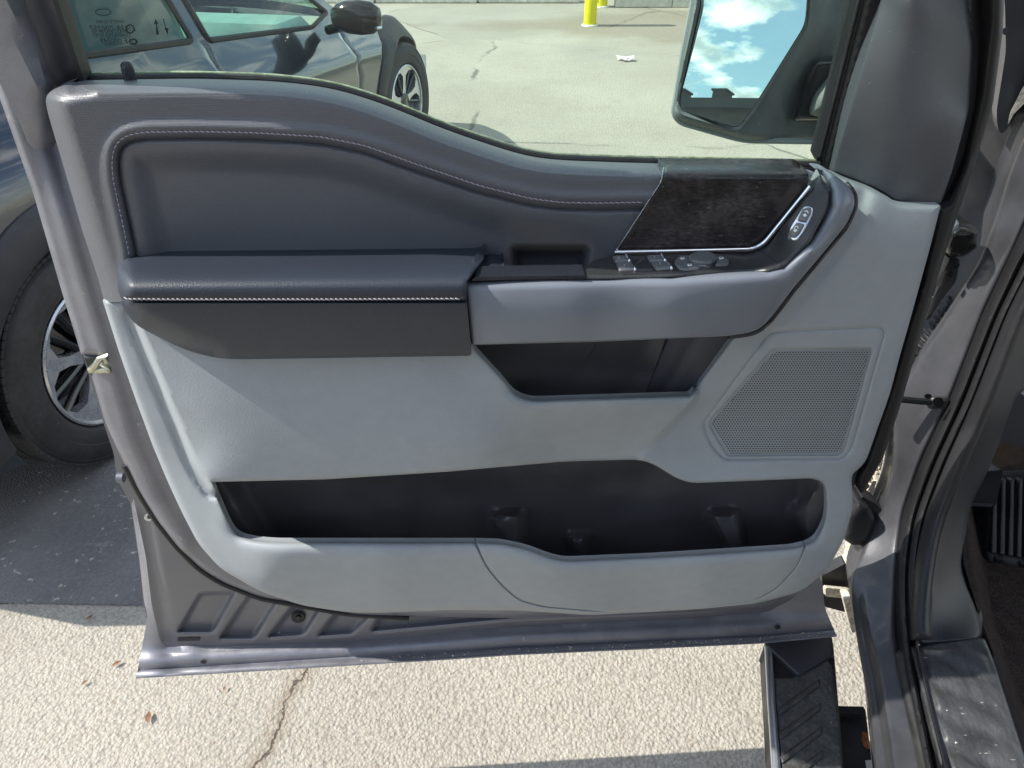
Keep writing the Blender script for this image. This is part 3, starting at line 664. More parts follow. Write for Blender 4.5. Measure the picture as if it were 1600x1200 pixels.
def stitches(name, line, Df, mat, step=8.5, r=.00085, amp=.8, parent=door):
    L = resample(np.array(line, float), 1.0, False); seg = np.r_[0, np.cumsum(np.linalg.norm(np.diff(L, axis=0), axis=1))]
    parts = []; s = 2
    while s + step < seg[-1]:
        ts = [s + step * k for k in (.06, .3, .6, .94)]
        x = np.interp(ts, seg, L[:, 0]); y = np.interp(ts, seg, L[:, 1]) + np.array([-amp, -amp * .3, amp * .3, amp]); dd = Df(x, y) + np.array([-.0003, r * .9, r * .9, -.0003])
        parts.append(tube(PD(x, y, dd), r, 5)); s += step
    return tag(mesh(name, *join(parts), mat, parent, sharp=None), kind='stuff')
off = []
t_ = np.gradient(seamL, axis=0); t_ /= np.linalg.norm(t_, axis=1)[:, None]; nn_ = np.stack([t_[:, 1], -t_[:, 0]], 1)
stl = seamL - nn_ * 0 + np.where(sdf(seamL + nn_ * 3, seamp)[:, None] < 0, nn_, -nn_) * 1.5
stl = stl[(stl[:, 0] < 1012)]
stitches('stitching', stl, lambda x, y: D_up(x, y) + .0001, m_thread, r=.00055)
# lock knob
kb = PD(np.array([207., 207]), np.array([134., 130]), -.004)
k0 = kb[0]
mesh('lock_knob', *lathe([(.0055, -.01), (.0055, .014), (.005, .018), (.003, .0205), (.0001, .021)], k0, (0, 0, 1), 20, up=(1, 0, 0)), m_kick, door)
mesh('knob_collar', *lathe([(.0065, -.004), (.0085, -.0015), (.0125, -.004), (.0135, -.007), (.0135, -.012)], k0, (0, 0, 1), 28, up=(1, 0, 0)), m_dark, door)

# ---- decor panel and its bright strip
dec_out = rnd([(1040, 257), (1252, 258), (1263, 268), (1264, 285), (1190, 377), (1172, 387), (963, 392), (1035, 282)], 5)
def D_dec(px, py):
    P = np.stack([px, py], 1); d = .058 + 0 * px
    d = d - edge_drop(sd(P, np.array([(900, 255), (1300, 258)]), False), 22, .088)
    return d - edge_drop(sd(P, dec_out)[0], 3, .002)
relief('decor_panel', dec_out, lambda u, v: PD(u, v, D_dec(u, v)), m_decor, door, step=5, rings=[.3, 1, 3, 6, 10, 15, 22], wall=nB * .02)
ch = rnd([(1037, 262), (1033, 284), (961, 394)], 6, 4, False); ch = resample(ch, 8, False)
mesh('decor_edge', *tube(PD(ch[:, 0], ch[:, 1], np.maximum(D_dec(ch[:, 0] + 6, ch[:, 1]), .0) + .0005), .0009, 6), m_satinchrome, door)
ch = resample(rnd([(960, 394.5), (1174, 390), (1194, 380), (1266, 291)], 10, 5, False), 6, False)
mesh('chrome_strip', *tube(PD(ch[:, 0], ch[:, 1], np.where(ch[:, 1] < 282, .06 - .08 * ((282 - ch[:, 1]) / 21) ** 2, .062)), .0026, 10), m_chrome, door)

# ---- switch bezel (a ledge that faces up)
bez_out = rnd([(913, 431, 3), (916, 414), (930, 403), (958, 398), (1174, 394), (1198, 383), (1272, 292), (1281, 268, 2), (1297, 299), (1295, 322), (1264, 377), (1222, 414), (1200, 420), (1050, 428), (960, 431)], 7)
Dbez = tps([(916, 431, .119), (1050, 428, .119), (1200, 420, .113), (1221, 414, .11), (1262, 376, .10), (1293, 322, .082), (1296, 300, .072), (1281, 270, .035), (1270, 292, .058), (1196, 383, .062), (1172, 394, .062), (1050, 396, .062), (958, 398, .064), (918, 412, .085), (1230, 350, .08), (1120, 410, .088), (1000, 414, .09)])
def Wbez(u, v, h=0.0):
    u = np.asarray(u, float); v = np.asarray(v, float); p = PD(u, v, Dbez(u, v))
    a = PD(u + 1, v, Dbez(u + 1, v)) - p; b = PD(u, v + 1, Dbez(u, v + 1)) - p; n = -np.cross(a, b); n /= np.linalg.norm(n, axis=-1)[..., None]
    return p + n * np.asarray(h)[..., None] if np.ndim(h) else p + n * h
relief('switch_bezel', bez_out, lambda u, v: Wbez(u, v, -edge_drop(sd(np.stack([u, v], 1), bez_out)[0], 3, .003)), m_bezel, door, step=5, rings=rg(3), wall=nB * .012 + np.array([0, 0, -.01]))
def bpad(name, poly, h, mat, r=2.5, rp=2.0, parent=door, **k):
    o = rnd(poly, r); return relief(name, o, lambda u, v: Wbez(u, v, h - edge_drop(sd(np.stack([u, v], 1), o)[0], rp, h * .8)), mat, parent, step=3, rings=[.2, rp * .5, rp], wall=np.array([0, 0, -.004]), **k)
bpad('bezel_seam', [(1184, 390), (1187, 389), (1222, 413), (1219, 415)], .0004, m_black, 1, .5)
bpad('switch_well', [(953, 402), (1128, 397), (1141, 408), (1139, 417), (1060, 426), (972, 429), (963, 420)], .0004, m_black, 4, 1)
for (q, ic) in (([(956, 403), (977, 402), (983, 411), (961, 412)], (966.5, 408)), ([(962, 414), (984, 413), (992, 424), (967, 425)], (975, 419)), ([(1010, 402), (1032, 401), (1039, 410), (1014, 411)], (1022, 406.5)), ([(1016, 413), (1040, 412), (1049, 422), (1025, 424)], (1031, 416.5))):
    b = bpad('window_switch', q, .003, m_button, 3, 2)
    tip = [(q[1][0] - 1, q[1][1]), (q[1][0] + 2, q[1][1]), (q[2][0] + 2, q[2][1] + 1), (q[2][0] - 2, q[2][1] + 1)]
    bpad('switch_tip', tip, .0042, m_chrome, 1, 1, parent=door)
    x, y = ic
    bpad('switch_icon', [(x - 3, y - 2), (x + 2.6, y - 2.2), (x + 3.2, y + 1.6), (x - 2.4, y + 1.8)], .0034, m_icon, .5, .3, parent=door)
    bpad('icon_centre', [(x - 1.8, y - 1), (x + 1.4, y - 1.1), (x + 1.8, y + .7), (x - 1.4, y + .8)], .0038, m_button, .3, .2, parent=door)
for q in ([(984, 403), (1006, 402), (1012, 412), (992, 424), (988, 413)], [(1040, 402), (1058, 401), (1052, 412), (1050, 420)]): bpad('switch_gap', q, .0006, m_black, 3, 1)
bpad('thumb_pad', [(985, 424), (993, 412), (1008, 403), (1014, 412), (1022, 424)], .0022, m_bezel, 4, 3)
bpad('mirror_switch', [(1053, 411), (1060, 403), (1076, 401), (1080, 410), (1062, 420), (1056, 418)], .002, m_button, 3, 2)
bpad('mirror_switch', [(1058, 421), (1066, 415), (1078, 412), (1094, 418), (1092, 421), (1072, 424)], .002, m_button, 3, 2)
bpad('mirror_switch', [(1118, 401), (1128, 401), (1140, 410), (1138, 416), (1117, 417), (1120, 409)], .002, m_button, 3, 2)
disc('mirror_knob_ring', 1097, 408, 23, 10, 0.0, m_chrome, door, .0022, Wf=lambda u, v, h: Wbez(u, v, h))
disc('mirror_knob', 1097, 407.5, 21.3, 8.9, 0.0, m_button, door, .0048, Wf=lambda u, v, h: Wbez(u, v, h), n=36)
for (x, y) in ((1090, 408), (1104, 406.5), (1096, 403.5), (1098, 411)): bpad('knob_icon', [(x - 1.8, y - .9), (x + 1.8, y - 1), (x + .2, y + 1.3)], .0056, m_icon, .3, .2)
for (x, y) in ((1066, 407), (1077, 417.5), (1126, 406.5)):
    bpad('switch_icon', [(x - 4, y - 1.6), (x + 3.4, y - 2), (x + 4, y + 1), (x - 3, y + 1.6)], .0024, m_icon, 1, .3); bpad('icon_centre', [(x - 2.4, y - .7), (x + 2, y - 1), (x + 2.4, y + .3), (x - 1.8, y + .7)], .0027, m_button, .5, .2)
# lock buttons on the sloping end
lock_o = [(1253, 326), (1258, 322), (1270, 323), (1271, 333), (1254, 366), (1246, 376), (1236, 377), (1231, 368), (1233, 358)]
bpad('lock_switch_surround', lock_o, .0012, m_satinchrome, 5, 2)
l1 = bpad('lock_button', [(1254, 328), (1268, 326), (1268, 333), (1259, 349), (1246, 346)], .0035, m_button, 3, 2); l2 = bpad('lock_button', [(1245, 348), (1258, 351), (1250, 366), (1243, 373), (1236, 370), (1235, 362)], .0035, m_button, 3, 2)
for (x, y, s) in ((1258, 338, 1), (1245, 359, 0)):
    bpad('lock_icon', [(x - 3, y - 2), (x + 3, y - 1), (x + 1.6, y + 4), (x - 4, y + 3)], .0042, m_icon, .5, .3); bpad('icon_centre', [(x - 1.2, y), (x + 1.2, y + .4), (x + .4, y + 2.2), (x - 1.8, y + 1.8)], .0046, m_button, .3, .2)
    a = np.linspace(0, math.pi * (1.05 if not s else .8), 9); mesh('lock_shackle', *tube(Wbez(x + .6 + 2.4 * np.cos(a) + s * 1, y - 1.6 - 3.2 * np.sin(a), np.full(9, .0042)), .0005, 5), m_icon, door)

# ---- armrest
au = rnd([(183, 422, 10), (188, 405, 10), (206, 398, 8), (260, 396), (738, 391), (756, 394, 5), (757, 404), (742, 424), (731, 440), (729, 469, 3), (190, 469, 6), (184, 452, 8)], 8)
def D_au(px, py):
    y0 = np.interp(px, [180, 260, 740], [397, 396, 391]); t = np.clip((py - y0) / 62, 0, 1)
    d = .048 + .092 * (1 - (1 - t) ** 2.1)
    P = np.stack([px, py], 1)
    d = d - edge_drop(sd(P, np.array([(215, 388), (192, 398), (182, 420), (184, 472)]), False), 26, .035)
    return d - .004 * ss(464, 469, py) - edge_drop(sd(P, np.array([(760, 400), (742, 424), (731, 440), (729, 469)]), False), 6, .006)
relief('armrest_pad', au, lambda u, v: PD(u, v, D_au(u, v)), m_leather, door, step=5, rings=rg(24), wall=nB * .03)
al = rnd([(187, 470, 3), (729, 470, 3), (737, 553, 4), (734, 556, 4), (345, 562, 40), (286, 546, 25), (213, 509, 22), (196, 488)], 10)
def D_al(px, py):
    P = np.stack([px, py], 1); d = .137 - .014 * np.clip((py - 480) / 80, 0, 1) ** 1.5 - .004 * ss(474, 470, py)
    d = d - edge_drop(sd(P, np.array([(180, 440), (187, 470), (196, 488), (213, 509), (286, 546), (330, 562)]), False), 34, .045)
    return d - edge_drop(sd(P, np.array([(300, 563), (735, 557)]), False), 9, .012)
relief('armrest_side', al, lambda u, v: PD(u, v, D_al(u, v)), m_leather, door, step=5, rings=rg(30), wall=nB * .05)
stitches('armrest_stitching', [(192, 465), (200, 467.5), (260, 468), (500, 468), (726, 467)], lambda x, y: D_au(x, y - 5) + .0008, m_thread2, step=7.5, r=.0007, amp=.9)
he = rnd([(742, 434), (750, 412), (760, 402), (776, 402), (787, 412), (791, 434)], 9)
relief('handle_end', he, lambda u, v: PD(u, v, .118 - .055 * ss(432, 402, v) - edge_drop(sd(np.stack([u, v], 1), he)[0], 12, .012)), m_leather, door, step=4, rings=rg(12), wall=nB * .03)
relief('handle_rim', rnd([(736, 439), (742, 433), (915, 430), (918, 435), (800, 437)], 2), lambda u, v: PD(u, v, .121 + 0 * u), m_kick, door, step=5, wall=nB * .022)

# ---- pull handle trim
ph = rnd([(727, 448, 5), (729, 438, 5), (748, 435), (918, 433), (1050, 430), (1200, 422), (1223, 416), (1265, 378), (1296, 323), (1298, 300), (1284, 268), (1270, 262, 4), (1288, 263), (1319, 284, 14), (1334, 300, 12), (1336, 322, 12), (1322, 352), (1285, 397), (1240, 450), (1200, 503, 22), (1179, 519, 18), (1137, 525), (936, 534), (737, 539, 4)], 8)
Dph = tps([(727, 445, .122), (748, 436, .120), (918, 433, .122), (1050, 430, .122), (1200, 422, .118), (1223, 416, .114), (1265, 378, .102), (1296, 323, .085), (1298, 300, .076), (1284, 268, .04), (1272, 262, .02), (1319, 284, .06), (1334, 300, .072), (1336, 322, .078), (1322, 352, .085), (1285, 397, .096), (1240, 450, .105), (1194, 508, .106), (1137, 525, .112), (936, 534, .12), (737, 539, .122),
    (750, 490, .13), (900, 485, .131), (1050, 480, .13), (1150, 470, .124), (1220, 440, .118), (1270, 390, .108), (1315, 320, .088)])
phtop = np.array([(727, 436), (918, 432), (1050, 429), (1200, 421), (1223, 415), (1265, 377), (1296, 322), (1298, 300), (1284, 268)])
phright = np.array([(1334, 296), (1337, 320), (1322, 353), (1285, 398), (1240, 451), (1200, 503)])
def D_ph(u, v):
    P = np.stack([u, v], 1); return Dph(u, v) - edge_drop(sd(P, phtop, False), 18, .018) - edge_drop(sd(P, ph)[0], 5, .006) - edge_drop(sd(P, phright, False), 13, .016)
relief('pull_handle', ph, lambda u, v: PD(u, v, D_ph(u, v)), m_greys, door, step=5, rings=[.2, .7, 1.5, 3, 5, 8, 12, 17], wall=nB * .014)

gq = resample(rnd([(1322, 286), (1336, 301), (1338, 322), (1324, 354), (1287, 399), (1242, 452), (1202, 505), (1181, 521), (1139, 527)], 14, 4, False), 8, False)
mesh('handle_gap_shade', *tube(PD(gq[:, 0], gq[:, 1], D_ph(gq[:, 0] - 3, gq[:, 1] - 1.5) - .010), .0022, 6), m_black, door)  # black tube draws the shade line along the handle's outer edge

# ---- lower grey trim
pock = rnd([(331, 753, 4), (510, 749), (700, 737), (778, 730), (883, 721), (998, 718), (1021, 725), (1058, 748), (1080, 755), (1180, 751), (1272, 747), (1290, 757), (1291, 790), (1289, 815), (1273, 846), (1241, 856), (1150, 862), (1021, 870), (883, 876), (860, 871), (824, 857), (782, 848), (743, 847), (430, 847), (397, 844), (371, 837), (358, 818), (345, 787)], 14)
cub = rnd([(730, 520), (1150, 505), (1146, 526, 2), (1078, 617, 4), (830, 625), (805, 616), (782, 588), (742, 545)], 12)
spk_o = rnd([(1204, 519, 14), (1374, 512, 10), (1383, 518, 8), (1330, 703, 12), (1316, 718, 8), (1131, 718, 8), (1113, 700), (1097, 664, 14)], 12)
spk_i = rnd([(1208, 545, 10), (1360, 544, 6), (1362, 548, 4), (1319, 704, 6), (1310, 711, 5), (1136, 712, 5), (1106, 662, 10)], 6)
low_o = rnd([(160, 468, 3), (205, 466), (500, 480), (740, 492), (1150, 470), (1225, 400), (1262, 300), (1280, 266, 3), (1300, 268), (1322, 280), (1360, 293), (1382, 305), (1403, 319), (1470, 320, 4), (1455, 380), (1422, 500), (1407, 552), (1390, 617), (1369, 675), (1352, 724, 16), (1330, 742, 8), (1333, 792), (1319, 843), (1291, 893), (1250, 925), (1181, 943), (1100, 951), (1021, 956), (920, 961), (815, 954), (700, 953), (581, 958), (537, 956), (472, 946), (406, 924), (345, 889), (310, 850), (284, 800), (264, 757), (240, 700), (213, 627), (187, 553)], 16)
Dbase = tps([(160, 468, .036), (187, 553, .036), (213, 627, .037), (240, 700, .04), (264, 757, .046), (284, 800, .054), (310, 850, .064), (345, 888, .074), (472, 945, .080), (581, 957, .08), (800, 953, .085), (1021, 955, .085), (1181, 943, .078), (1250, 925, .074), (1291, 893, .062), (1319, 843, .054), (1333, 792, .05), (1330, 742, .05),
    (1374, 650, .048), (1422, 500, .047), (1470, 319, .044), (1403, 318, .042), (1340, 285, .03), (1280, 266, .0), (345, 790, .066), (400, 850, .09), (600, 862, .106), (860, 880, .112), (1100, 870, .11), (1240, 860, .098), (1285, 800, .06), (1250, 600, .058), (1200, 450, .052), (1330, 400, .052), (1090, 720, .06), (1160, 560, .055),
    (300, 600, .045), (600, 700, .045), (230, 560, .042), (260, 650, .044), (300, 740, .052), (600, 500, .045), (1000, 490, .045), (1350, 330, .048), (600, 910, .101), (900, 920, .105), (1100, 915, .103), (1200, 740, .064), (420, 900, .095)])
Bp = rnd([(203, 488), (330, 500), (740, 500), (830, 560), (1078, 590), (1094, 617, 4), (1086, 634, 8), (1050, 671), (1003, 716, 10), (990, 760), (330, 770), (302, 729, 16)], 6)
Dbul = tps([(204, 500, .082), (240, 590, .088), (275, 665, .092), (302, 728, .098), (330, 560, .094), (322, 650, .101), (318, 738, .105), (500, 560, .096), (740, 550, .096), (600, 650, .108), (600, 740, .112), (400, 745, .110), (780, 620, .104), (760, 700, .112), (740, 733, .112), (830, 630, .103), (900, 628, .100), (830, 690, .090), (870, 695, .074), (860, 721, .070), (930, 680, .072), (960, 640, .090), (1090, 618, .07), (1000, 716, .064), (990, 676, .070), (1050, 645, .074), (270, 560, .090), (290, 640, .096)])
ppan = rnd([(743, 838, 2), (743.5, 850), (760, 885), (785, 915), (812, 938), (850, 948), (960, 957), (1100, 947), (1180, 938), (1215, 918), (1245, 885), (1256, 858), (1258, 845, 2)], 12)
ppseam = ppan[3:-3]
def D_lowt(px, py):
    P = np.stack([px, py], 1); b = Dbase(px, py); s = sdf(P, Bp); m = ss(0, 9, s)
    d = b * (1 - m) + Dbul(px, py) * m
    d = d - edge_drop(sd(P, low_o)[0], 8, .014)
    tp = sd(P, pock)[0]; low = ss(800, 846, py)
    d = d - edge_drop(tp, 20, .014) * low * ss(300, 360, px) - edge_drop(tp, 5, .006) * (1 - low)
    tc_ = sd(P, cub)[0]; d = d - edge_drop(tc_, 6, .006) - edge_drop(tc_, 17, .012) * ss(596, 616, py)
    so_ = sdf(P, spk_o); d = d - .003 * np.exp(-(so_ / 2.2) ** 2) - .0015 * ss(0, 4, so_)
    d = d - edge_drop(sd(P, spk_i)[0], 4, .003)
    sp_ = sd(P, ppseam, False); d = d - .0035 * np.exp(-(sp_ / 1.2) ** 2) * (py > 835)
    # crease running up from the strip beside the bulge
    d = d - .004 * np.exp(-((s + 6) / 5) ** 2) * ss(900, 400, px)
    # fold right of the pull handle
    fd = sd(P, np.array([(1350, 300), (1338, 345), (1300, 400), (1190, 530)]), False); d = d - .006 * np.exp(-(fd / 14) ** 2)
    return d
relief('lower_trim', low_o, lambda u, v: PD(u, v, D_lowt(u, v)), m_grey, door, step=5, holes=[pock, cub, spk_i], rings=[.3, 1.2, 3, 5, 8, 13, 18, 23],
       lines=[(np.vstack([Bp, Bp[:1]]), (0, 4, 9)), (ppseam, (0, 1.2, 2.6)), (np.vstack([spk_o, spk_o[:1]]), (0, 2, 4))], wall=nB * .007)
# scuffed kick patch on the map pocket
pz = rnd([(752, 862), (790, 862), (830, 874), (870, 884), (1030, 880), (1245, 868), (1236, 890), (1208, 915), (1178, 932), (1100, 941), (960, 951), (850, 942), (815, 932), (788, 910), (765, 883)], 12)
# grit caught along the hem
rg_ = np.random.RandomState(5); gp = []
for k in range(90):
    x = 560 + 740 * rg_.rand() ** .8; y = np.interp(x, hem[:, 0], hem[:, 1]) - rg_.uniform(1, 9); c = PD(np.array(x), np.array(y), float(D_fl(np.array([x]), np.array([y]))[0]) + .001)
    a = rg_.uniform(0, 3.1); gp.append(box(c, rg_.uniform(.001, .005), .0008, .0008, np.array([[math.cos(a), 0, math.sin(a)], [0, 1, 0], [-math.sin(a), 0, math.cos(a)]]), .0002))
tag(mesh('grass_clippings', *join(gp), m_foam, door, smooth=False), kind='stuff')
# speaker grille: a real perforated sheet
V = []; Fc = []; pxp, pyp = 4.3, 3.5; row = 0; y = 540.0
cells = []
while y < 716:
    x = 1095 + (row % 2) * pxp / 2
    while x < 1372: cells.append((x, y)); x += pxp
    y += pyp; row += 1
cells = np.array(cells); cells = cells[sdf(cells, spk_i) > 2.4]
hexa = np.array([(math.cos(R(90 + 60 * k)), math.sin(R(90 + 60 * k))) for k in range(6)])
hexo = hexa * np.array([pxp / 2 / math.cos(R(30)), pyp * 2 / 3]); hexi = hexa * np.array([pxp * .36, pyp * .36])
allp = np.concatenate([(cells[:, None] + hexo[None]), (cells[:, None] + hexi[None])], 1).reshape(-1, 2)
Dg = Dbase(allp[:, 0], allp[:, 1]) - .004
VG = PD(allp[:, 0], allp[:, 1], Dg); Di = PD(allp[:, 0], allp[:, 1], Dg - .0022)
n = len(allp); V3 = np.vstack([VG, Di])
for c in range(len(cells)):
    b = c * 12
    for k in range(6):
        k2 = (k + 1) % 6; Fc.append([b + k, b + 6 + k, b + 6 + k2, b + k2]); Fc.append([b + 6 + k, n + b + 6 + k, n + b + 6 + k2, b + 6 + k2])
gr = mesh('speaker_grille', V3, Fc, m_grey, door, smooth=False)
ins_ = np.array([p + (np.array([1235, 628]) - p) / np.linalg.norm(np.array([1235, 628]) - p) * 4.5 for p in spk_i])
relief('grille_border', spk_i, lambda u, v: PD(u, v, Dbase(u, v) - .0045), m_grey, door, step=5, holes=[ins_])
relief('grille_backing', spk_i, lambda u, v: PD(u, v, Dbase(u, v) - .0085), m_purple, door, step=20)

# ---- map pocket bin and cubby
bin_o = rnd([(316, 738), (510, 725), (850, 700), (1010, 700), (1070, 732), (1303, 732), (1312, 860), (1270, 900), (900, 932), (838, 918), (740, 900), (380, 894), (330, 840)], 12)
bumps = [(rnd([(764, 803), (816, 798), (812, 880), (790, 880)], 8), .036), (rnd([(886, 836), (918, 834), (914, 900), (902, 900)], 6), .028), (rnd([(1104, 802), (1152, 796), (1176, 890), (1150, 890)], 8), .036), (rnd([(1232, 800), (1262, 772), (1330, 740), (1330, 900), (1290, 900)], 10), .022)]
def D_soft(px, py):
    m = ss(0, 9, sdf(np.stack([px, py], 1), Bp)); return Dbase(px, py) * (1 - m) + Dbul(px, py) * m
def D_bin(px, py):
    P = np.stack([px, py], 1); d = .004 + .03 * ss(300, 60, px - 300 + 0 * py) * 0 + 0 * px
    lx = np.interp(py, [740, 870], [365, 440]); d = d + .045 * ss(lx + 12, lx - 40, px) ** 1
    for p, h in bumps: d = d + h * 1.25 * ss(-8, 14, sdf(P, p))
    d = d + .05 * ss(1245, 1300, px)
    d = d + .02 * ss(760, 700, py)
    edgeb = np.interp(px, [340, 400, 743, 782, 824, 860, 883, 1021, 1241, 1290], [845, 847, 848, 849, 857, 871, 876, 870, 857, 820])
    d = d + .085 * ss(edgeb + 4, edgeb + 34, py)
    lid = .042 + .05 * ss(edgeb + 4, edgeb + 34, py)
    return np.minimum(np.minimum(d, lid), D_soft(px, py) - .012)
relief('map_pocket', bin_o, lambda u, v: PD(u, v, D_bin(u, v)), m_bin, door, step=5)
fl_pts = [PD(np.array(float(x)), np.array(float(y)), d) for x, y, d in ((340, 862, .10), (1290, 862, .10), (1290, 905, .0), (340, 905, .0))]
zf = min(p[2] for p in fl_pts) - .03
a_, b_ = PD(np.array(330.), np.array(880.), .0), PD(np.array(1300.), np.array(880.), .0)
u_ = np.array([math.cos(PSI), math.sin(PSI), 0])
if False: mesh('pocket_floor', [np.array([*(a_ + DN * -.02)[:2], zf]), np.array([*(b_ + DN * -.02)[:2], zf]), np.array([*(b_ + DN * .09)[:2], zf]), np.array([*(a_ + DN * .09)[:2], zf])], [[0, 3, 2, 1]], m_bin, door, smooth=False)
cb_o = rnd([(722, 518), (1165, 500), (1105, 640), (820, 650), (760, 610)], 8)
relief('cubby', cb_o, lambda u, v: PD(u, v, np.minimum(.022 + .07 * ss(622, 646, v) + .012 * ss(990, 1050, u + (v - 570) * .6), D_soft(u, v) - .012)), m_bin, door, step=8)
relief('cubby_lid', rnd([(715, 530), (932, 527), (926, 545), (908, 572), (882, 592, 16), (770, 596)], 6), lambda u, v: PD(u, v, .0265 + 0 * u), m_bin, door, step=8, wall=nB * .004)
cs = rnd([(1050, 515), (1160, 505), (1098, 628), (1004, 630)], 4)
relief('cubby_side', cs, lambda u, v: PD(u, v, .034 + .008 * np.clip((u + (v - 570) * .6 - 1030) / 90, 0, 1.2) - .003 * np.exp(-((u + (v - 570) * .6 - 1062) / 9) ** 2)), m_purple, door, step=5, wall=nB * .01)

# ---- wing mirror beyond the glass
MY = 1.02
def PM(px, py, off=0.0, yaw=0.0):
    return on_plane(px, py, np.array([.35, MY, 1.3]), np.array([0, -1., 0]), off)
mh_o = rnd([(1082, -60, 20), (1083, 0), (1068, 75), (1056, 150), (1051, 178, 8), (1062, 192, 8), (1146, 216), (1165, 221), (1285, 223), (1300, 200), (1345, 60), (1375, -60)], 12)
mg_o = rnd([(1094, -30, 10), (1094, 6), (1079, 75), (1060, 161, 8), (1066, 174, 8), (1142, 198), (1154, 199, 8), (1180, 165), (1259, 38, 14), (1262, 0), (1262, -30, 10)], 8)
def D_mh(u, v):
    P = np.stack([u, v], 1); s = sdf(P, mg_o)
    d = .03 - edge_drop(sd(P, mh_o)[0], 12, .03)
    d = d - .02 * ss(-11, -4, s) * 0 - .045 * ss(10, 60, -s) * ss(1180, 1260, u) - .012 * ss(-5, 0, s)
    return d
relief('mirror_housing', mh_o, lambda u, v: PM(u, v, D_mh(u, v)), m_mhouse, door, step=6, holes=[mg_o], rings=rg(12), lines=[(np.vstack([mg_o, mg_o[:1]]), (0, 2.5, 5, 8))], wall=np.array([.02, .09, -.005]))
mr_ = resample(rnd([(1082, -70), (1082, 0), (1067, 75), (1055, 150), (1050, 178), (1061, 193), (1146, 217), (1166, 221), (1290, 223)], 12, 4, False), 8, False)
mesh('mirror_bezel', *tube(PM(mr_[:, 0] + 2, mr_[:, 1] - 1.5, .012), .0042, 8), m_mrim, door)
mcen = PM(np.array(1165.), np.array(90.), .022)
vin = mcen - CAM; vin /= np.linalg.norm(vin); rout = np.array([-.36, -1, .27]); rout /= np.linalg.norm(rout); mn = rout - vin; mn /= np.linalg.norm(mn)
# glass: flat plate at its own tilt, set inside the rim
bo = np.array([PM(np.array(float(p[0])), np.array(float(p[1])), .0) for p in mg_o])
def MG(u, v):
    return on_plane(u, v, mcen, mn, 0.0)
relief('mirror_glass', mg_o, MG, m_mirror, door, step=30, wall=np.array([0, .004, 0]), smooth=False)
relief('mirror_rim', np.array(resample(mg_o, 8)), lambda u, v: MG(u, v) , m_mgloss, door, step=30, holes=[np.array([p + (np.array([1165, 80]) - p) / np.linalg.norm(np.array([1165, 80]) - p) * 2.0 for p in mg_o])], wall=np.array([0, .03, 0])).location.y -= .001
ma_o = rnd([(1238, 190), (1247, 160), (1258, 120), (1272, 92, 8), (1320, 90), (1312, 190)], 6)
relief('mirror_arm', ma_o, lambda u, v: PM(u, v, .02 - edge_drop(sd(np.stack([u, v], 1), ma_o)[0], 10, .02)), m_mgloss, door, step=6, rings=rg(10), wall=np.array([.02, .05, 0]))
mp_o = rnd([(1262, 180), (1270, 150), (1300, 112), (1330, 100), (1325, 190)], 10)
relief('mirror_puddle_lamp', mp_o, lambda u, v: PM(u, v, .045 - edge_drop(sd(np.stack([u, v], 1), mp_o)[0], 22, .03)), m_mhouse, door, step=6, rings=rg(20), wall=np.array([.0, .03, 0]))

# ================================================================== truck body round the door opening
def relW(name, outline, Wf, mat, parent=truck, step=8, **k): return relief(name, outline, Wf, mat, parent, step=step, **k)
# depth (world Y) of the hinge pillar: rises from the rocker, leans forward
Ypil = tps([(1366, 1200, .465), (1444, 1200, .46), (1350, 1080, .575), (1420, 1080, .57), (1340, 1000, .66), (1400, 1000, .65), (1345, 930, .75), (1400, 930, .73), (1355, 860, .83), (1410, 860, .80), (1375, 780, .88), (1430, 780, .845), (1400, 620, .93), (1480, 620, .885), (1470, 480, .96), (1540, 480, .91), (1570, 300, .98), (1600, 300, .95), (1620, 100, 1.0), (1500, 400, .98), (1380, 1300, .37), (1460, 1300, .37)])
pil_o = rnd([(1650, 150), (1620, 180), (1598, 214), (1573, 277), (1557, 333), (1530, 405), (1500, 455), (1470, 500), (1440, 545), (1420, 580), (1402, 613), (1395, 660), (1396, 700), (1388, 760), (1372, 800), (1352, 840), (1336, 880), (1325, 915), (1340, 1007), (1354, 1083), (1366, 1200), (1378, 1320), (1480, 1320), (1446, 1200), (1411, 1050), (1400, 990), (1402, 880), (1412, 800), (1440, 720), (1487, 620), (1541, 480), (1580, 400), (1640, 260)], 18)
def Y_pil(u, v):
    P = np.stack([u, v], 1); t = sd(P, pil_o)[0]
    y = Ypil(u, v)
    st = sd(P, np.array([(1345, 860), (1352, 960), (1375, 1063), (1395, 1200), (1412, 1320)]), False)
    side = ss(-10, 4, (u - np.interp(v, [860, 960, 1063, 1200, 1320], [1345, 1352, 1375, 1395, 1412])))
    y = y + .018 * (1 - side) * ss(900, 1000, v)
    return y + edge_drop(t, 9, .012)
rocker_line = [(1345, 860), (1352, 960), (1375, 1063), (1395, 1200), (1412, 1320)]
relW('hinge_pillar', pil_o, lambda u, v: PY(u, v, Y_pil(u, v)), m_pillar, step=6, rings=rg(9), lines=[(np.array(rocker_line, float), (0, 3, 6, 10))], wall=np.array([.02, .06, -.01]))
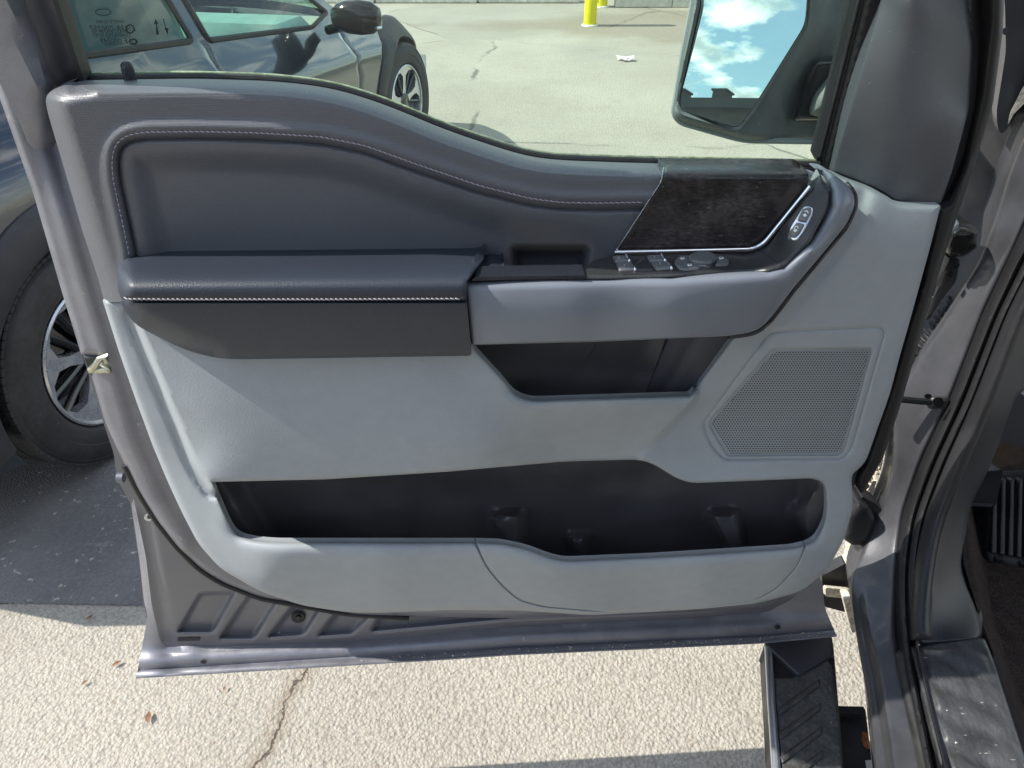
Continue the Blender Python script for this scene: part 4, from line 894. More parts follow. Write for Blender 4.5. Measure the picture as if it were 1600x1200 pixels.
# door opening seals (follow the pillar, then run along the sill)
def Yoff(o): return lambda u, v: PY(u, v, Ypil(u, v) - o)
def band(name, center, width, off, mat, r=1.0, rise=.012):
    c = resample(rnd(center, 30, 5, False), 10, False); t = np.gradient(c, axis=0); t /= np.linalg.norm(t, axis=1)[:, None]; nn = np.stack([-t[:, 1], t[:, 0]], 1)
    wv = np.interp(c[:, 1], *width) if isinstance(width, tuple) else width
    o = np.vstack([c + nn * (np.asarray(wv) / 2)[..., None] if np.ndim(wv) else c + nn * wv / 2, (c - nn * (np.asarray(wv) / 2)[..., None] if np.ndim(wv) else c - nn * wv / 2)[::-1]])
    wr = float(np.mean(wv)) / 2
    return relief(name, o, lambda u, v: PY(u, v, Ypil(u, v) - off + edge_drop(sd(np.stack([u, v], 1), o)[0], wr, rise)), mat, truck, step=6, rings=[wr * .1, wr * .35, wr * .65], wall=np.array([0, .02, -.02]))
band('opening_seal', [(1655, 300), (1592, 400), (1550, 490), (1497, 625), (1452, 722), (1422, 805), (1411, 880), (1411, 950), (1418, 1030), (1436, 1120), (1452, 1200), (1478, 1320)], 14, .012, m_rubber)
band('seal_lip', [(1675, 300), (1612, 400), (1566, 490), (1512, 630), (1466, 728), (1436, 810), (1425, 880), (1425, 950), (1434, 1020), (1460, 1130), (1477, 1200), (1505, 1320)], ([0, 950, 1000, 1320], [13, 13, 5, 5]), .016, m_rubber)
band('inner_seal', [(1700, 300), (1636, 400), (1590, 490), (1540, 620), (1490, 735), (1457, 820), (1443, 890), (1438, 960), (1440, 1000)], 32, .03, m_black, rise=.02)
band('pinch_seam_trim', [(1408, 1020), (1420, 1080), (1436, 1150), (1450, 1210), (1478, 1330)], 17, .006, m_rubber_dusty, rise=.004)
# kick panel: dark moulded trim curving from the pillar down to the sill
kick_o = rnd([(1600, 440), (1655, 400), (1680, 600), (1590, 610), (1562, 690), (1540, 745), (1515, 790), (1508, 850), (1515, 920), (1540, 1000), (1425, 1012), (1450, 960), (1452, 880), (1470, 810), (1510, 720), (1556, 600)], 24)
Ykick = tps([(1600, 440, .93), (1700, 420, 1.05), (1540, 640, .90), (1590, 700, 1.02), (1470, 800, .85), (1515, 800, .92), (1455, 880, .76), (1512, 880, .84), (1450, 960, .675), (1530, 960, .71), (1425, 1012, .625), (1540, 1000, .65), (1655, 600, 1.05), (1570, 560, .92)])
relW('kick_panel', kick_o, lambda u, v: PY(u, v, Ykick(u, v) + edge_drop(sd(np.stack([u, v], 1), kick_o)[0], 8, .01)), m_kick, step=7, rings=rg(8), wall=np.array([.03, .04, -.02]))
relW('lower_dash', rnd([(1598, 515), (1640, 410), (1720, 380), (1720, 640), (1612, 626), (1566, 596)], 14), lambda u, v: PY(u, v, .98 + (u - 1590) * .0006), m_grey, step=8, wall=np.array([.02, .05, 0]))
relW('dash_side_tab', rnd([(1560, 598), (1592, 598), (1596, 616), (1620, 620), (1620, 700), (1560, 690)], 5), lambda u, v: PY(u, v, .99 + 0 * u), m_purple, step=8, wall=np.array([.02, .05, 0]))
# sill plate (flat, scuffed, with raised ribs) on the sill, and the carpet beyond
ZS = .59
sp_o = rnd([(1421, 1010, 6), (1538, 996, 8), (1552, 1031), (1600, 1178), (1650, 1330), (1505, 1330), (1470, 1200)], 6)
def Z_sp(u, v):
    P = np.stack([u, v], 1); t = sd(P, sp_o)[0]; z = ZS + .006 - edge_drop(t, 5, .006)
    q = (v - 40 * (u - 1500) / 100. * 1.0)
    along = (v - 1020) - (u - 1440) * .42
    z = z + .0055 * (ss(2, 16, np.mod(along, 44)) - ss(24, 42, np.mod(along, 44))) * ss(6, 16, t) * ss(12, 22, u - np.interp(v, [1010, 1200, 1330], [1425, 1470, 1505]))
    return z
relW('sill_plate', sp_o, lambda u, v: PZ(u, v, Z_sp(u, v)), m_sill, step=4, rings=rg(5), wall=np.array([0, 0, -.02]))
for k in range(5):
    a = 1046 + k * 51; b = 1461 + k * 14.0
    relW('sill_rib_end', rnd([(b, a), (b + 4, a - 1), (b + 8, a + 12), (b + 4, a + 14)], 2), lambda u, v: PZ(u, v, ZS + .0105), m_curb, step=3, wall=np.array([0, 0, -.004]))
relW('carpet', rnd([(1500, 745), (1700, 700), (1700, 1330), (1655, 1330), (1604, 1178), (1556, 1031), (1530, 960), (1505, 880)], 12), lambda u, v: PZ(u, v, .42 + .13 * ss(22, 0, u - np.interp(v, [745, 960, 1330], [1500, 1530, 1655])) - .0 * ss(0, 60, u - np.interp(v, [745, 960, 1330], [1500, 1530, 1655])) + .0 * v), m_carpet, step=6)
relW('carpet_edge', rnd([(1550, 1030), (1558, 1022), (1566, 1060), (1620, 1215), (1660, 1330), (1645, 1330), (1598, 1180)], 3), lambda u, v: PZ(u, v, .575 + 0 * u), m_black, step=6, wall=np.array([0, 0, -.01]))
relW('firewall', np.array([(1530, 560), (1900, 200), (1900, 900), (1500, 900)]), lambda u, v: PY(u, v, 1.45 + 0 * u), m_carpet, step=30)
# dead pedal: ribs on a slanted foot rest
ped_o = rnd([(1546, 742, 8), (1640, 738, 8), (1690, 740), (1690, 905), (1640, 895), (1542, 876, 10), (1536, 862), (1540, 800)], 6)
Yped = lambda u, v: .98 + (820 - v) * .0011
ped = relW('foot_rest', ped_o, lambda u, v: PY(u, v, Yped(u, v) + .008 + edge_drop(sd(np.stack([u, v], 1), ped_o)[0], 4, .006)), m_rubber, step=7, wall=np.array([0, .03, -.02]))
for k in range(9):
    x0 = 1551 + k * 13.2
    o = rnd([(x0, 748), (x0 + 8, 748), (x0 + 7 - k * .2, 866 + k * 2.2), (x0 - 4 - k * .0, 864 + k * 2.2)], 3)
    relief('rib', o, lambda u, v: PY(u, v, Yped(u, v) - .004 + edge_drop(sd(np.stack([u, v], 1), o)[0], 3, .008)), m_rubber_dusty, ped, step=6, rings=[.4, 1.5, 3], wall=np.array([0, .01, -.004]))
relW('pedal_bracket', rnd([(1520, 738, 6), (1568, 734, 5), (1556, 790), (1504, 785, 6)], 4), lambda u, v: PY(u, v, 1.0 + 0 * u), m_black, step=8, wall=np.array([0, .04, -.01]))
relW('bracket_lip', rnd([(1500, 784), (1552, 787), (1550, 792), (1498, 790)], 2), lambda u, v: PY(u, v, .995 + 0 * u), m_purple, step=8, wall=np.array([0, .01, -.004]))
# dark area above: upper pillar, hood hinge cover, fender inner side
up_p = rnd([(1560, -90), (1760, -90), (1760, 300), (1640, 200), (1600, 225), (1572, 285), (1555, 340), (1526, 410), (1468, 505), (1420, 585), (1398, 620), (1380, 700), (1340, 790), (1290, 780), (1290, 600), (1380, 560), (1420, 480), (1470, 330), (1520, 200)], 16)
Yup = tps([(1560, -90, 1.12), (1700, -90, 1.0), (1560, 100, 1.1), (1560, 250, 1.07), (1640, 150, .98), (1500, 420, 1.04), (1420, 560, 1.0), (1395, 640, 1.0), (1480, 330, 1.10), (1300, 700, 1.02), (1340, 780, .98)])
relW('fender_inner', up_p, lambda u, v: PY(u, v, Yup(u, v)), m_frame_steel, step=10)
relW('pillar_gusset', rnd([(1578, -90), (1600, -60), (1616, 20), (1618, 60), (1606, 130), (1584, 190), (1562, 215), (1556, 180), (1572, 80), (1570, 0), (1556, -90)], 16), lambda u, v: PY(u, v, 1.02 + edge_drop(sd(np.stack([u, v], 1), np.array([(1600, -60), (1616, 20), (1618, 60), (1606, 130), (1584, 190)]), False), 14, .02)), m_pillar, step=6, wall=np.array([.01, .03, 0]))
disc('body_plug', 1571, 49, 6, 6, 1.012, m_pillar, truck, -.004, Wf=lambda u, v, h: PY(u, v, h))
relW('bright_sliver', rnd([(1604, 128), (1612, 150), (1584, 178), (1574, 196), (1578, 176), (1596, 140)], 2), lambda u, v: PY(u, v, .99 + 0 * u), m_foam, step=6)
# upper hinge: rounded glossy knuckles
hg_o = rnd([(1484, 355, 10), (1496, 345), (1516, 348, 8), (1530, 362), (1526, 388), (1506, 402, 8), (1480, 400, 8), (1474, 385)], 6)
relW('door_hinge', hg_o, lambda u, v: PY(u, v, .93 + edge_drop(sd(np.stack([u, v], 1), hg_o)[0], 14, .025) + .004 * np.sin(v / 6.)), m_mgloss, step=4, rings=rg(14), wall=np.array([0, .05, 0]))
hb_ = relW('hinge_arm', rnd([(1478, 402), (1500, 404), (1494, 440), (1470, 470), (1452, 500), (1440, 500), (1455, 455)], 6), lambda u, v: PY(u, v, .96 + edge_drop(sd(np.stack([u, v], 1), np.array([(1478, 402), (1440, 500)]), False), 8, .012)), m_frame_steel, step=5, wall=np.array([0, .03, 0]))
for (x, y) in ((1484, 428), (1494, 414)): disc('hinge_nut', x, y, 6, 6, .95, m_mgloss, truck, -.008, Wf=lambda u, v, h: PY(u, v, h), n=6)
# rubber wiring boot, pleated
bp_ = resample(rnd([(1498, 470), (1480, 500), (1450, 535), (1420, 560)], 20, 4, False), 3, False)
mesh('wiring_boot', *tube(PY(bp_[:, 0], bp_[:, 1], .97), .014, 12, rfn=lambda t: .016 + .0035 * math.sin(t * 60)), m_rubber, truck)
# check strap
cs_ = np.array([(1378, 622), (1400, 623), (1440, 627), (1468, 628)], float)
mesh('check_strap', *tube(PY(cs_[:, 0], cs_[:, 1], .885), .0055, 8), m_mgloss, truck)
disc('strap_bolt', 1466, 629, 9, 9, .868, m_mgloss, truck, -.006, Wf=lambda u, v, h: PY(u, v, h), n=20); disc('strap_bolt', 1450, 619, 6, 4, .875, m_mgloss, truck, -.005, Wf=lambda u, v, h: PY(u, v, h), n=20)
mesh('strap_bracket', *box(PY(np.array(1466.), np.array(629.), .885), .03, .012, .022, bev=.004), m_frame_steel, truck)
# sunlit sealant strip down the fender edge, ragged
rs = []
yy = np.linspace(553, 905, 40)
lx_ = np.interp(yy, [553, 580, 610, 660, 700, 740, 780, 830, 870, 905], [1412, 1404, 1396, 1386, 1372, 1360, 1350, 1338, 1325, 1314]); rx_ = np.interp(yy, [553, 570, 600, 650, 700, 740, 780, 830, 870, 905], [1420, 1420, 1408, 1396, 1384, 1374, 1362, 1352, 1340, 1330])
jl = np.random.uniform(-4, 3, 40); jr = np.random.uniform(-1.2, 1.2, 40)
sl_o = np.vstack([np.stack([rx_ + jr, yy], 1), np.stack([lx_ + jl, yy], 1)[::-1]])
relW('sealant_strip', sl_o, lambda u, v: PY(u, v, .955 - .06 * (v - 553) / 350 + .004 * np.sin(v * .5) * np.cos(u)), m_foam, step=4, wall=np.array([0, .02, 0]))
wg = np.random.RandomState(3)
for k in range(7):
    y0 = 640 + k * 24; x0 = np.interp(y0, [553, 905], [1404, 1318]) - 6
    c = PY(np.array(x0), np.array(float(y0)), .945 - .06 * (y0 - 553) / 350)
    mesh('sealant_lump', *tube([c + np.array([0, 0, .016]), c + np.array([.002, -.004, .006]), c + np.array([-.001, -.005, -.006]), c + np.array([0, 0, -.016])], .006, 8, rfn=lambda t: .0045 + .003 * math.sin(t * 7 + k)), m_rubber_dusty if k % 2 else m_foam, truck)
# connectors and lower hinge
lh_o = rnd([(1322, 805, 8), (1340, 782, 6), (1358, 790, 6), (1368, 812), (1358, 850, 8), (1330, 852, 8), (1316, 840)], 6)
relW('lower_hinge', lh_o, lambda u, v: PY(u, v, .84 + edge_drop(sd(np.stack([u, v], 1), lh_o)[0], 14, .02)), m_black, step=4, rings=rg(14), wall=np.array([0, .05, 0]))
relW('hinge_bracket', rnd([(1346, 775), (1374, 790), (1372, 850), (1352, 860), (1344, 820)], 5), lambda u, v: PY(u, v, .87 + 0 * u), m_frame_steel, step=5, wall=np.array([0, .03, 0]))
relW('splash_flap', rnd([(1284, 900), (1322, 880), (1330, 915), (1334, 960), (1288, 948)], 4), lambda u, v: PY(u, v, .86 + 0 * u), m_black, step=6, wall=np.array([0, .02, 0]))
relW('body_mount', rnd([(1290, 918), (1330, 922), (1330, 936), (1290, 932)], 3), lambda u, v: PY(u, v, .84 + 0 * u), m_foam, step=6, wall=np.array([0, .01, -.005]))
relW('fender_flange', rnd([(1318, 935), (1332, 935), (1340, 985), (1332, 990)], 3), lambda u, v: PY(u, v, .80 + 0 * u), m_foam, step=6, wall=np.array([0, .02, 0]))
# chassis side below the rocker
relW('frame_rail', rnd([(1312, 1104, 6), (1352, 1106), (1362, 1190), (1380, 1330), (1316, 1330)], 5), lambda u, v: PZ(u, v, .33 + 0 * u), m_frame_steel, step=6, wall=np.array([0, 0, -.08]))
relW('rust_spot', rnd([(1348, 1142), (1356, 1146), (1360, 1170), (1352, 1168), (1346, 1156)], 4), lambda u, v: PZ(u, v, .334 + 0 * u), m_rust, step=4, wall=np.array([0, 0, -.002]))
relW('frame_label', np.array([(1352, 1188), (1364, 1187), (1366, 1204), (1354, 1204)]), lambda u, v: PZ(u, v, .334 + 0 * u), m_white, step=6)
relW('frame_crossbar', np.array([(1310, 1103), (1350, 1104), (1350, 1116), (1310, 1113)]), lambda u, v: PZ(u, v, .345 + 0 * u), m_black, step=6, wall=np.array([0, 0, -.04]))

# ---- running board
ZB = .40
def RB(u, v, dz=0): return PZ(u, v, ZB + dz)
rb_o = rnd([(1196, 1010, 4), (1302, 1004, 4), (1310, 1100), (1318, 1200), (1330, 1340), (1216, 1340), (1208, 1200), (1202, 1100)], 5)
rbm = relW('running_board', rb_o, lambda u, v: RB(u, v, -edge_drop(sd(np.stack([u, v], 1), rb_o)[0], 5, .006)), m_black, step=6, rings=rg(5), wall=np.array([0, 0, -.05]))
cr_ = np.array([(1199, 1012), (1204, 1100), (1211, 1200), (1220, 1340)], float); cr_ = resample(cr_, 15, False)
mesh('chrome_edge', *tube([RB(np.array(x + 1.5), np.array(y), .002) for x, y in cr_], .007, 12), m_boardchrome, rbm)
tr_o = rnd([(1210, 1058, 4), (1240, 1058), (1292, 1030), (1300, 1040), (1308, 1100), (1316, 1200), (1328, 1340), (1230, 1340), (1222, 1200), (1212, 1095)], 5)
relief('step_pad', tr_o, lambda u, v: RB(u, v, .003 - edge_drop(sd(np.stack([u, v], 1), tr_o)[0], 3, .003)), m_step, rbm, step=6, rings=[.3, 1.5, 3], wall=np.array([0, 0, -.003]))
for k in range(8):
    a = 1060 + k * 37
    x1 = 1281 + (a - 1060) * .05
    o = rnd([(x1, a), (x1, a + 13), (1217 + k * 2.5, a + 60), (1213 + k * 2.5, a + 48)], 3)
    relief('tread_bar', o, lambda u, v: RB(u, v, .0085 - edge_drop(sd(np.stack([u, v], 1), o)[0], 3, .0055)), m_step, rbm, step=4, rings=[.3, 1.3, 3], wall=np.array([0, 0, -.005]))
ec_o = rnd([(1192, 1006, 6), (1212, 996), (1300, 994), (1304, 1024, 5), (1248, 1058, 6)], 4)
relief('end_cap', ec_o, lambda u, v: RB(u, v, .012 - edge_drop(sd(np.stack([u, v], 1), ec_o)[0], 5, .008)), m_purple, rbm, step=5, rings=rg(5), wall=np.array([0, 0, -.05]))
# cab shell out of frame: roof, far pillars, fender outside, so that shade and reflections are right
def TW(s, f, z): return np.array([.62, .86, 0]) + TR * s + TF * f + np.array([0, 0, z])
ax_t = np.array([TR, TF, [0, 0, 1]])
mesh('cab_roof', *box(TW(.95, -1.1, 1.92), 1.5, 2.6, .05, ax_t, .02), m_paint, truck, smooth=False)
mesh('fender', *join([box(TW(.10, .75, .95), .04, 1.3, .6, ax_t, .015)]), m_paint, truck, smooth=False)
mesh('hood', *box(TW(.95, .95, 1.27), 1.6, 1.5, .05, ax_t, .02), m_paint, truck, smooth=False)
mesh('cab_floor', *box(TW(.9, -1.0, .40), 1.5, 2.6, .05, ax_t, .01), m_carpet, truck, smooth=False)
mesh('rear_door', *box(TW(.02, -2.0, 1.2), .06, 1.5, 1.4, ax_t, .02), m_paint, truck, smooth=False)
mesh('driver_seat', *box(TW(.55, -1.15, .95), .55, .5, .35, ax_t, .08), m_purple, truck, smooth=False)
mesh('seat_back', *box(TW(.55, -1.45, 1.35), .52, .16, .75, ax_t, .07), m_purple, truck, smooth=False)
mesh('dashboard', *box(TW(1.0, .22, 1.12), 1.5, .3, .35, ax_t, .08), m_purple, truck, smooth=False)

# ================================================================== the grey car parked beyond the door
RZ = .345; RWp = PZ(np.array(160.), np.array(552.), RZ); FWp = PZ(np.array(637.), np.array(160.), RZ)
WB = float(np.linalg.norm(FWp - RWp)); Ch = (FWp - RWp) / WB; Cr = np.array([Ch[1], -Ch[0], 0]); C0 = RWp * np.array([1, 1, 0])
car = empty('parked_car', C0 + Ch * 1.4 - Cr * .9); tag(car, 'dark grey crossover car parked behind the open door, black wheel arches and silver spoked wheels', 'car')
def CP(s, w, z): return C0 + np.asarray(s)[..., None] * Ch + np.asarray(w)[..., None] * Cr + np.asarray(z)[..., None] * np.array([0, 0, 1.])
HW = 1.84
def beltz(s): return np.interp(s, [-.9, 0, 1, 2, 2.5, 3.2, 3.6, 3.8], [1.12, 1.09, 1.01, .90, .86, .80, .70, .60])
def side_w(s, z):
    bz = beltz(s); w = -.035 * ss(.75, .3, z) - .11 * ss(.70, 1.02, z / bz * 1.0) ** 1.3
    w = w + .02 * np.exp(-((z - bz * .86) / .05) ** 2) - .010 * np.exp(-((z - .62) / .08) ** 2) * ss(.4, .8, s) * ss(2.7, 2.2, s)
    w = w - np.maximum(z - bz, 0) * .46
    w = w - .30 * np.clip((s - 3.0) / .75, 0, 1.2) ** 2.2 - .25 * np.clip((-.4 - s) / .5, 0, 1) ** 2
    w = w + .025 * np.exp(-(s / .55) ** 2) * ss(1.1, .8, z) + .02 * np.exp(-((s - WB) / .5) ** 2) * ss(1.0, .7, z)
    return w
def arch(cx, r, a0=200, a1=-20, n=22): return [(cx + r * math.cos(R(a)), RZ + r * math.sin(R(a))) for a in np.linspace(a0, a1, n)]
AR = .385
body_o = np.array([(-.72, .32)] + arch(0, AR) + arch(WB, AR) + [(3.62, .28), (3.70, .45), (3.68, .62), (3.45, .73), (3.1, .80), (2.55, .86)] + [(2.42, .93), (1.95, 1.24), (1.6, 1.42), (1.1, 1.53), (.4, 1.55), (-.1, 1.48), (-.42, 1.36), (-.66, 1.12), (-.75, .9), (-.77, .5)])
win_f = rnd([(1.12, 1.02, .02), (2.02, .925, .02), (2.26, .955, .02), (1.86, 1.23), (1.56, 1.385), (1.14, 1.475, .03)], .03)
win_r = rnd([(.16, 1.12, .02), (1.02, 1.035, .02), (1.04, 1.48, .03), (.5, 1.50, .05), (.24, 1.47, .05)], .03)
win_q = rnd([(-.32, 1.19, .03), (.06, 1.14, .02), (.14, 1.43, .03), (-.08, 1.38, .05)], .03)
seams = [np.array([(1.08, .33), (1.08, 1.0)]), np.array([(.45, .5), (.30, .86), (.13, 1.1)]), np.array([(2.2, .33), (2.28, .6), (2.3, .86)]), np.array([(.45, .36), (.45, .5)])]
def car_side(sgn, name):
    base = (lambda s, z: side_w(s, z)) if sgn > 0 else (lambda s, z: -HW - side_w(s, z))
    def W_(s, z):
        w = side_w(s, z); P = np.stack([s, z], 1)
        for sm in seams: w = w - .006 * np.exp(-((sd(P, sm, False)) / .005) ** 2)
        return CP(s, w if sgn > 0 else -HW - w, z)
    o = relief(name, body_o, W_, m_suv, car, step=.05, holes=[win_f, win_r, win_q] , rings=[.004, .012], lines=[(sm, (0, .004, .009)) for sm in seams] if sgn > 0 else (), sharp=60)
    return o
# relief() thins points in units of pixels: scale the side by 100 so that tolerances hold
_rel = relief
def rel100(name, outline, Wf, mat, parent, step=5, holes=(), lines=(), rings=(), **k):
    return _rel(name, np.asarray(outline) * 200, lambda u, v: Wf(u / 200, v / 200), mat, parent, step=step * 200, holes=[np.asarray(h) * 200 for h in holes], lines=[(np.asarray(l) * 200, [q * 200 for q in o]) for l, o in lines], rings=[q * 200 for q in rings], **k)
relief = rel100
for sg in (1, -1):
    bs = car_side(sg, 'body_side')
    me = bs.data
    for wn, gm_ in ((win_f, m_suvglass), (win_r, m_suvglass), (win_q, m_privacy)):
        gw = rel100('side_window', wn * 1.0, lambda s, z: CP(s, (side_w(s, z) - .006) if sg > 0 else (-HW - side_w(s, z) + .006), z), gm_, car, step=.15)
    for wn in (win_f, win_r, win_q):
        w_ = np.vstack([wn, wn[:1]]); mesh('window_trim', *tube(CP(w_[:, 0], (side_w(w_[:, 0], w_[:, 1]) + .002) if sg > 0 else (-HW - side_w(w_[:, 0], w_[:, 1]) - .002), w_[:, 1]), .011, 6), m_rubber, car)
    for cx in (0, WB):
        a = np.linspace(R(190), R(-12), 40); V = []; Fc = []
        prof = [(AR - .01, -.03), (AR - .005, .012), (AR + .01, .02), (AR + .09, .018), (AR + .107, .006), (AR + .109, -.01)]
        for t in a:
            for (r_, dw) in prof:
                s_, z_ = cx + r_ * math.cos(t), RZ + r_ * math.sin(t); w = float(side_w(np.array(s_), np.array(max(z_, .3)))) + dw
                V.append(CP(np.array(s_), np.array(w if sg > 0 else -HW - w), np.array(z_)))
        m_ = len(prof)
        for i in range(len(a) - 1):
            for k in range(m_ - 1): Fc.append([i * m_ + k, i * m_ + k + 1, (i + 1) * m_ + k + 1, (i + 1) * m_ + k])
        mesh('arch_cladding', V, Fc, m_clad, car)
        V = []; Fc = []
        for t in a:
            for w in (-.01, -.28):
                V.append(CP(np.array(cx + (AR - .008) * math.cos(t)), np.array(w if sg > 0 else -HW - w), np.array(RZ + (AR - .008) * math.sin(t))))
        for i in range(len(a) - 1): Fc.append([i * 2, i * 2 + 1, i * 2 + 3, i * 2 + 2])
        mesh('wheel_well', V, Fc, m_black, car)
# hood, windscreen, roof, tail: strips across
def strip(name, path, mat, crown=.03, n=14):
    V = []; Fc = []
    for (s, z) in path:
        w0 = float(side_w(np.array(s), np.array(z))); w1 = -HW - w0
        for k in range(n + 1):
            t = k / n; V.append(CP(np.array(s + crown * .5 * (1 - (2 * t - 1) ** 2) * (1 if s > 2 else 0)), np.array(w0 + (w1 - w0) * t), np.array(z + crown * (1 - (2 * t - 1) ** 2))))
    for i in range(len(path) - 1):
        for k in range(n): Fc.append([i * (n + 1) + k, i * (n + 1) + k + 1, (i + 1) * (n + 1) + k + 1, (i + 1) * (n + 1) + k])
    return mesh(name, V, Fc, mat, car)
strip('hood', [(2.42, .93), (2.55, .86), (2.8, .84), (3.1, .80), (3.45, .73), (3.62, .66)], m_suv, .06)
strip('windscreen', [(2.42, .93), (1.95, 1.24), (1.6, 1.42)], m_suvglass, .04)
strip('roof', [(1.6, 1.42), (1.35, 1.485), (1.1, 1.53), (.75, 1.55), (.4, 1.56), (-.1, 1.48), (-.2, 1.44)], m_suv, .04)
strip('rear_glass', [(-.2, 1.44), (-.42, 1.36), (-.66, 1.12)], m_privacy, .02)
strip('tailgate', [(-.66, 1.12), (-.75, .9), (-.77, .5), (-.72, .32)], m_suv, .02)
strip('front_bumper', [(3.62, .66), (3.68, .62), (3.70, .45), (3.62, .28)], m_clad, .0)
mesh('underbody', *box(C0 + Ch * 1.5 - Cr * .92 + np.array([0, 0, .36]), 1.5, 4.0, .12, np.array([Cr, Ch, [0, 0, 1]]), .02), m_black, car, smooth=False)
mesh('dashboard', *box(C0 + Ch * 2.1 - Cr * .92 + np.array([0, 0, .86]), 1.4, .4, .16, np.array([Cr, Ch, [0, 0, 1]]), .06), m_seat, car, smooth=True)
for sf in (.35, 1.25):
    for wv in (.5, 1.34):
        st = mesh('seat', *box(C0 + Ch * (sf + .25) - Cr * wv + np.array([0, 0, .62]), .5, .52, .2, np.array([Cr, Ch, [0, 0, 1]]), .07), m_seat, car)
        tilt = np.array([Cr, Ch * math.cos(.25) + np.array([0, 0, 1]) * math.sin(.25), np.array([0, 0, 1]) * math.cos(.25) - Ch * math.sin(.25)])
        mesh('backrest', *box(C0 + Ch * (sf - .06) - Cr * wv + np.array([0, 0, .95]), .48, .14, .6, tilt, .06), m_seat, st)
        mesh('headrest', *box(C0 + Ch * (sf - .16) - Cr * wv + np.array([0, 0, 1.32]), .26, .1, .17, tilt, .045), m_seat, st)
a = np.linspace(0, 2 * np.pi, 40)
mesh('steering_wheel', *tube([C0 + Ch * (1.78 + .06 * math.sin(t)) - Cr * (1.34 + .18 * math.cos(t)) + np.array([0, 0, .98 + .17 * math.sin(t)]) for t in a], .014, 8), m_rubber, car)
# door handles, mirror, headlamp
for s_ in (.95, .0): pass
for s_ in (1.22, .42):
    p = [(s_, .84), (s_ + .02, .845), (s_ + .2, .83), (s_ + .22, .82)]
    mesh('door_handle', *tube([CP(np.array(q[0]), side_w(np.array(q[0]), np.array(q[1])) + (.03 if 0 < i < 3 else .0), np.array(q[1])) for i, q in enumerate(p)], .012, 8), m_suv, car)
mc = CP(np.array(2.05), np.array(.10), np.array(.97))
V, Fc = lathe([(.001, -.125), (.035, -.118), (.06, -.09), (.073, -.04), (.077, .02), (.07, .08), (.045, .118), (.001, .13)], mc, Cr, 28)
V = [mc + Cr * ((v - mc) @ Cr) + Ch * ((v - mc) @ Ch) * .8 + np.array([0, 0, v[2] - mc[2]]) for v in map(np.array, V)]
cm = mesh('wing_mirror', V, Fc, m_mgloss, car); mesh('mirror_foot', *tube([CP(np.array(2.1), np.array(-.08), np.array(.9)), CP(np.array(2.07), np.array(.04), np.array(.93))], .022, 8), m_mgloss, cm)
mesh('mirror_band', *tube([mc + Cr * .115 + np.array([0, 0, -.035]) - Ch * .05, mc + Cr * .122 + np.array([0, 0, -.04]), mc + Cr * .10 + np.array([0, 0, -.045]) + Ch * .05], .007, 6), m_satinchrome, cm)
rel100('headlamp', rnd([(3.32, .66), (3.42, .71), (3.62, .62), (3.64, .56), (3.5, .58)], .02), lambda s, z: CP(s, side_w(s, z) + .006, z), m_lamp, car, step=.03)
rel100('side_marker', rnd([(3.40, .60), (3.56, .57), (3.56, .55), (3.42, .58)], .005), lambda s, z: CP(s, side_w(s, z) + .009, z), m_lampy, car, step=.03)
rel100('sill_cladding', np.array([(.40, .24), (WB - .4, .24), (WB - .4, .42), (.40, .42)]), lambda s, z: CP(s, side_w(s, z) + .012, z), m_clad, car, step=.05, wall=-Cr * .02)
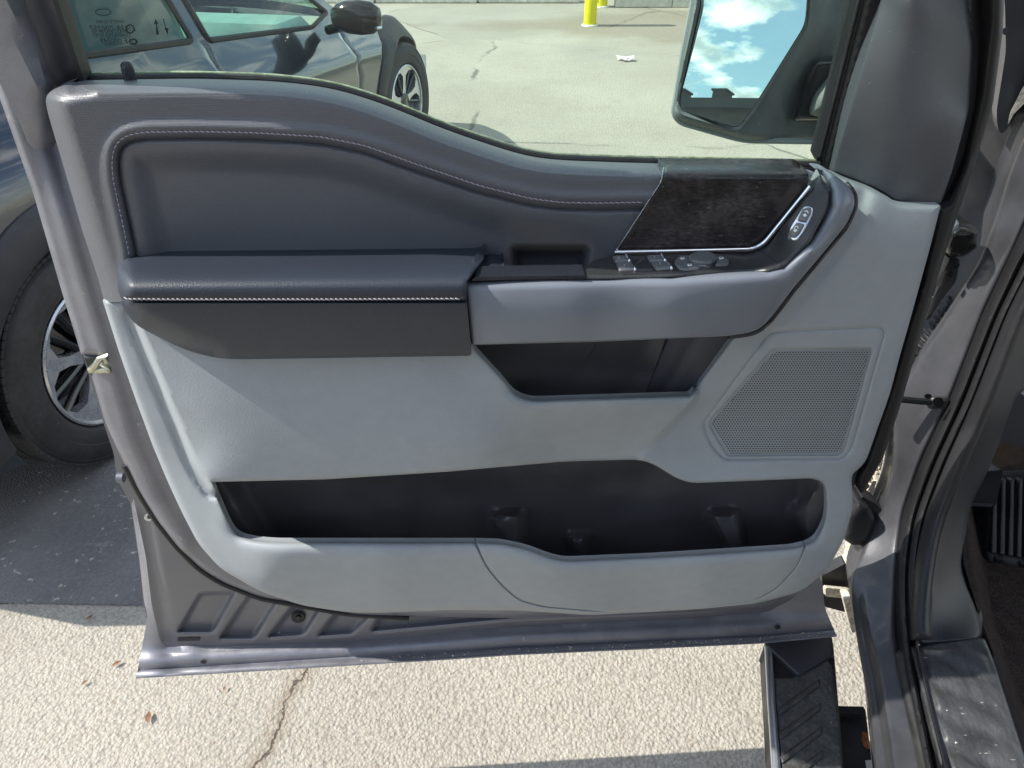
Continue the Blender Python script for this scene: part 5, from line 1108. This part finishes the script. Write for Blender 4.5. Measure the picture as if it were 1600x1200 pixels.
# wheels
def wheel(cx, w_, sgn, steer=0.0):
    ax = Cr * sgn; c = C0 + Ch * cx + Cr * w_ + np.array([0, 0, RZ])
    fwd = np.array(Ch)
    if steer: ax = ax * math.cos(steer) + Ch * math.sin(steer) * sgn; fwd = np.cross(np.array([0, 0, 1.]), ax)
    ro = .37; prof = [(.235, -.215), (.25, -.222), (.30, -.23), (.345, -.222), (.362, -.205)]
    # tread with four grooves
    for g0 in (-.18, -.13, -.08, -.035): prof += [(ro, g0 - .008), (ro, g0), (ro - .008, g0 + .002), (ro - .008, g0 + .009), (ro, g0 + .011)]
    prof += [(ro - .002, -.018), (.362, -.005), (.352, .003), (.350, .0), (.335, .007), (.315, .0105), (.30, .011), (.298, .009), (.28, .0105), (.262, .008), (.25, .004), (.242, -.004), (.236, -.012)]
    K = RZ / .37; prof = [(a * K, b) for a, b in prof]
    root = mesh('wheel', *lathe([(.235 * K, -.21), (.22 * K, -.20), (.215 * K, -.06), (.20 * K, -.05), (.001, -.05)], c, ax, 48), m_blackrim, car)
    mesh('tyre', *lathe(prof, c, ax, 96), m_tyre, root)
    # sipes across the shoulder
    parts = []
    up = np.array([0, 0, 1.]); e1 = np.cross(ax, up); e1 /= np.linalg.norm(e1); e2 = np.cross(e1, ax)
    for k in range(90):
        t = 2 * math.pi * k / 90 ; dr = e1 * math.cos(t) + e2 * math.sin(t); tn = -e1 * math.sin(t) + e2 * math.cos(t)
        parts.append(box(c + dr * (.3652 * K) + ax * -.021, .011, .0235, .032, np.array([dr, tn, ax]), .003))
    tag(mesh('tread_block', *join(parts), m_tyre, root, smooth=False), kind='stuff')
    mesh('rim', *lathe([(a * K, b) for a, b in ((.236, -.012), (.238, .0), (.232, .004), (.226, .002), (.222, -.01), (.218, -.05), (.215, -.06))], c, ax, 72), m_alloy, root)
    def PW(r_, t, h): dr = e1 * np.cos(t)[..., None] + e2 * np.sin(t)[..., None]; return c + dr * np.asarray(r_)[..., None] * K + ax * np.asarray(h)[..., None]
    for k in range(5):
        t0 = 2 * math.pi * k / 5 + .35
        for sg in (-1, 1):
            # Y shaped arm: from the hub widening into a bar on the rim
            quad = [(.05, .0), (.05, .5), (.12, .13), (.17, .13), (.205, .30), (.226, .56), (.233, .56), (.233, .0)]
            q = np.array([(r_, t0 + sg * t) for r_, t in quad]); 
            o = resample(np.stack([q[:, 0] * np.cos(q[:, 1]), q[:, 0] * np.sin(q[:, 1])], 1) * 1000 * K, 12)
            _rel('spoke', o, lambda u, v: c + (u / 1000)[:, None] * e1 + (v / 1000)[:, None] * e2 + ax * (-.004 - .02 * (1 - np.clip(np.hypot(u, v) / 230, 0, 1)) ** 1)[:, None], m_alloy, root, step=14, wall=-ax * .03, smooth=False)
        for dt in (.45, .80): mesh('rim_bar', *tube(PW(np.array([.06, .14, .218]), t0 + np.array([.62 + (dt - .62) * 1.6, dt, dt]), np.array([-.03, -.026, -.02])), .012, 8), m_blackrim, root)
    mesh('hub_cap', *lathe([(.06, -.03), (.058, -.02), (.05, -.014), (.001, -.012)], c, ax, 32), m_blackrim, root)
    return root, c, ax, e1, e2
rwh = wheel(0, .0, 1); fwh = wheel(WB, .0, 1, -.12); wheel(0, -HW, -1); wheel(WB, -HW, -1)
# raised sidewall lettering
def sidewall(s, radius, t_mid, size, w):
    root, c, ax, e1, e2 = w
    n = len(s)
    for i, chh in enumerate(s):
        if chh == ' ': continue
        t = t_mid + (i - (n - 1) / 2) * size * .75 / radius * (-1)
        dr = e1 * math.cos(t) + e2 * math.sin(t); tn = -(-e1 * math.sin(t) + e2 * math.cos(t))
        text_obj('sidewall_letter', chh, size, c + dr * radius + ax * .0102, tn, dr, m_clad, root, .0012)
d_ = np.array([1.0, 0]); 
t1 = math.atan2(*[float(x) for x in (np.dot(PZ(np.array(60.), np.array(480.), .45) - rwh[1], rwh[4]), np.dot(PZ(np.array(60.), np.array(480.), .45) - rwh[1], rwh[3]))])
sidewall('235/55 R19', .272, t1, .027, rwh)
relief = _rel
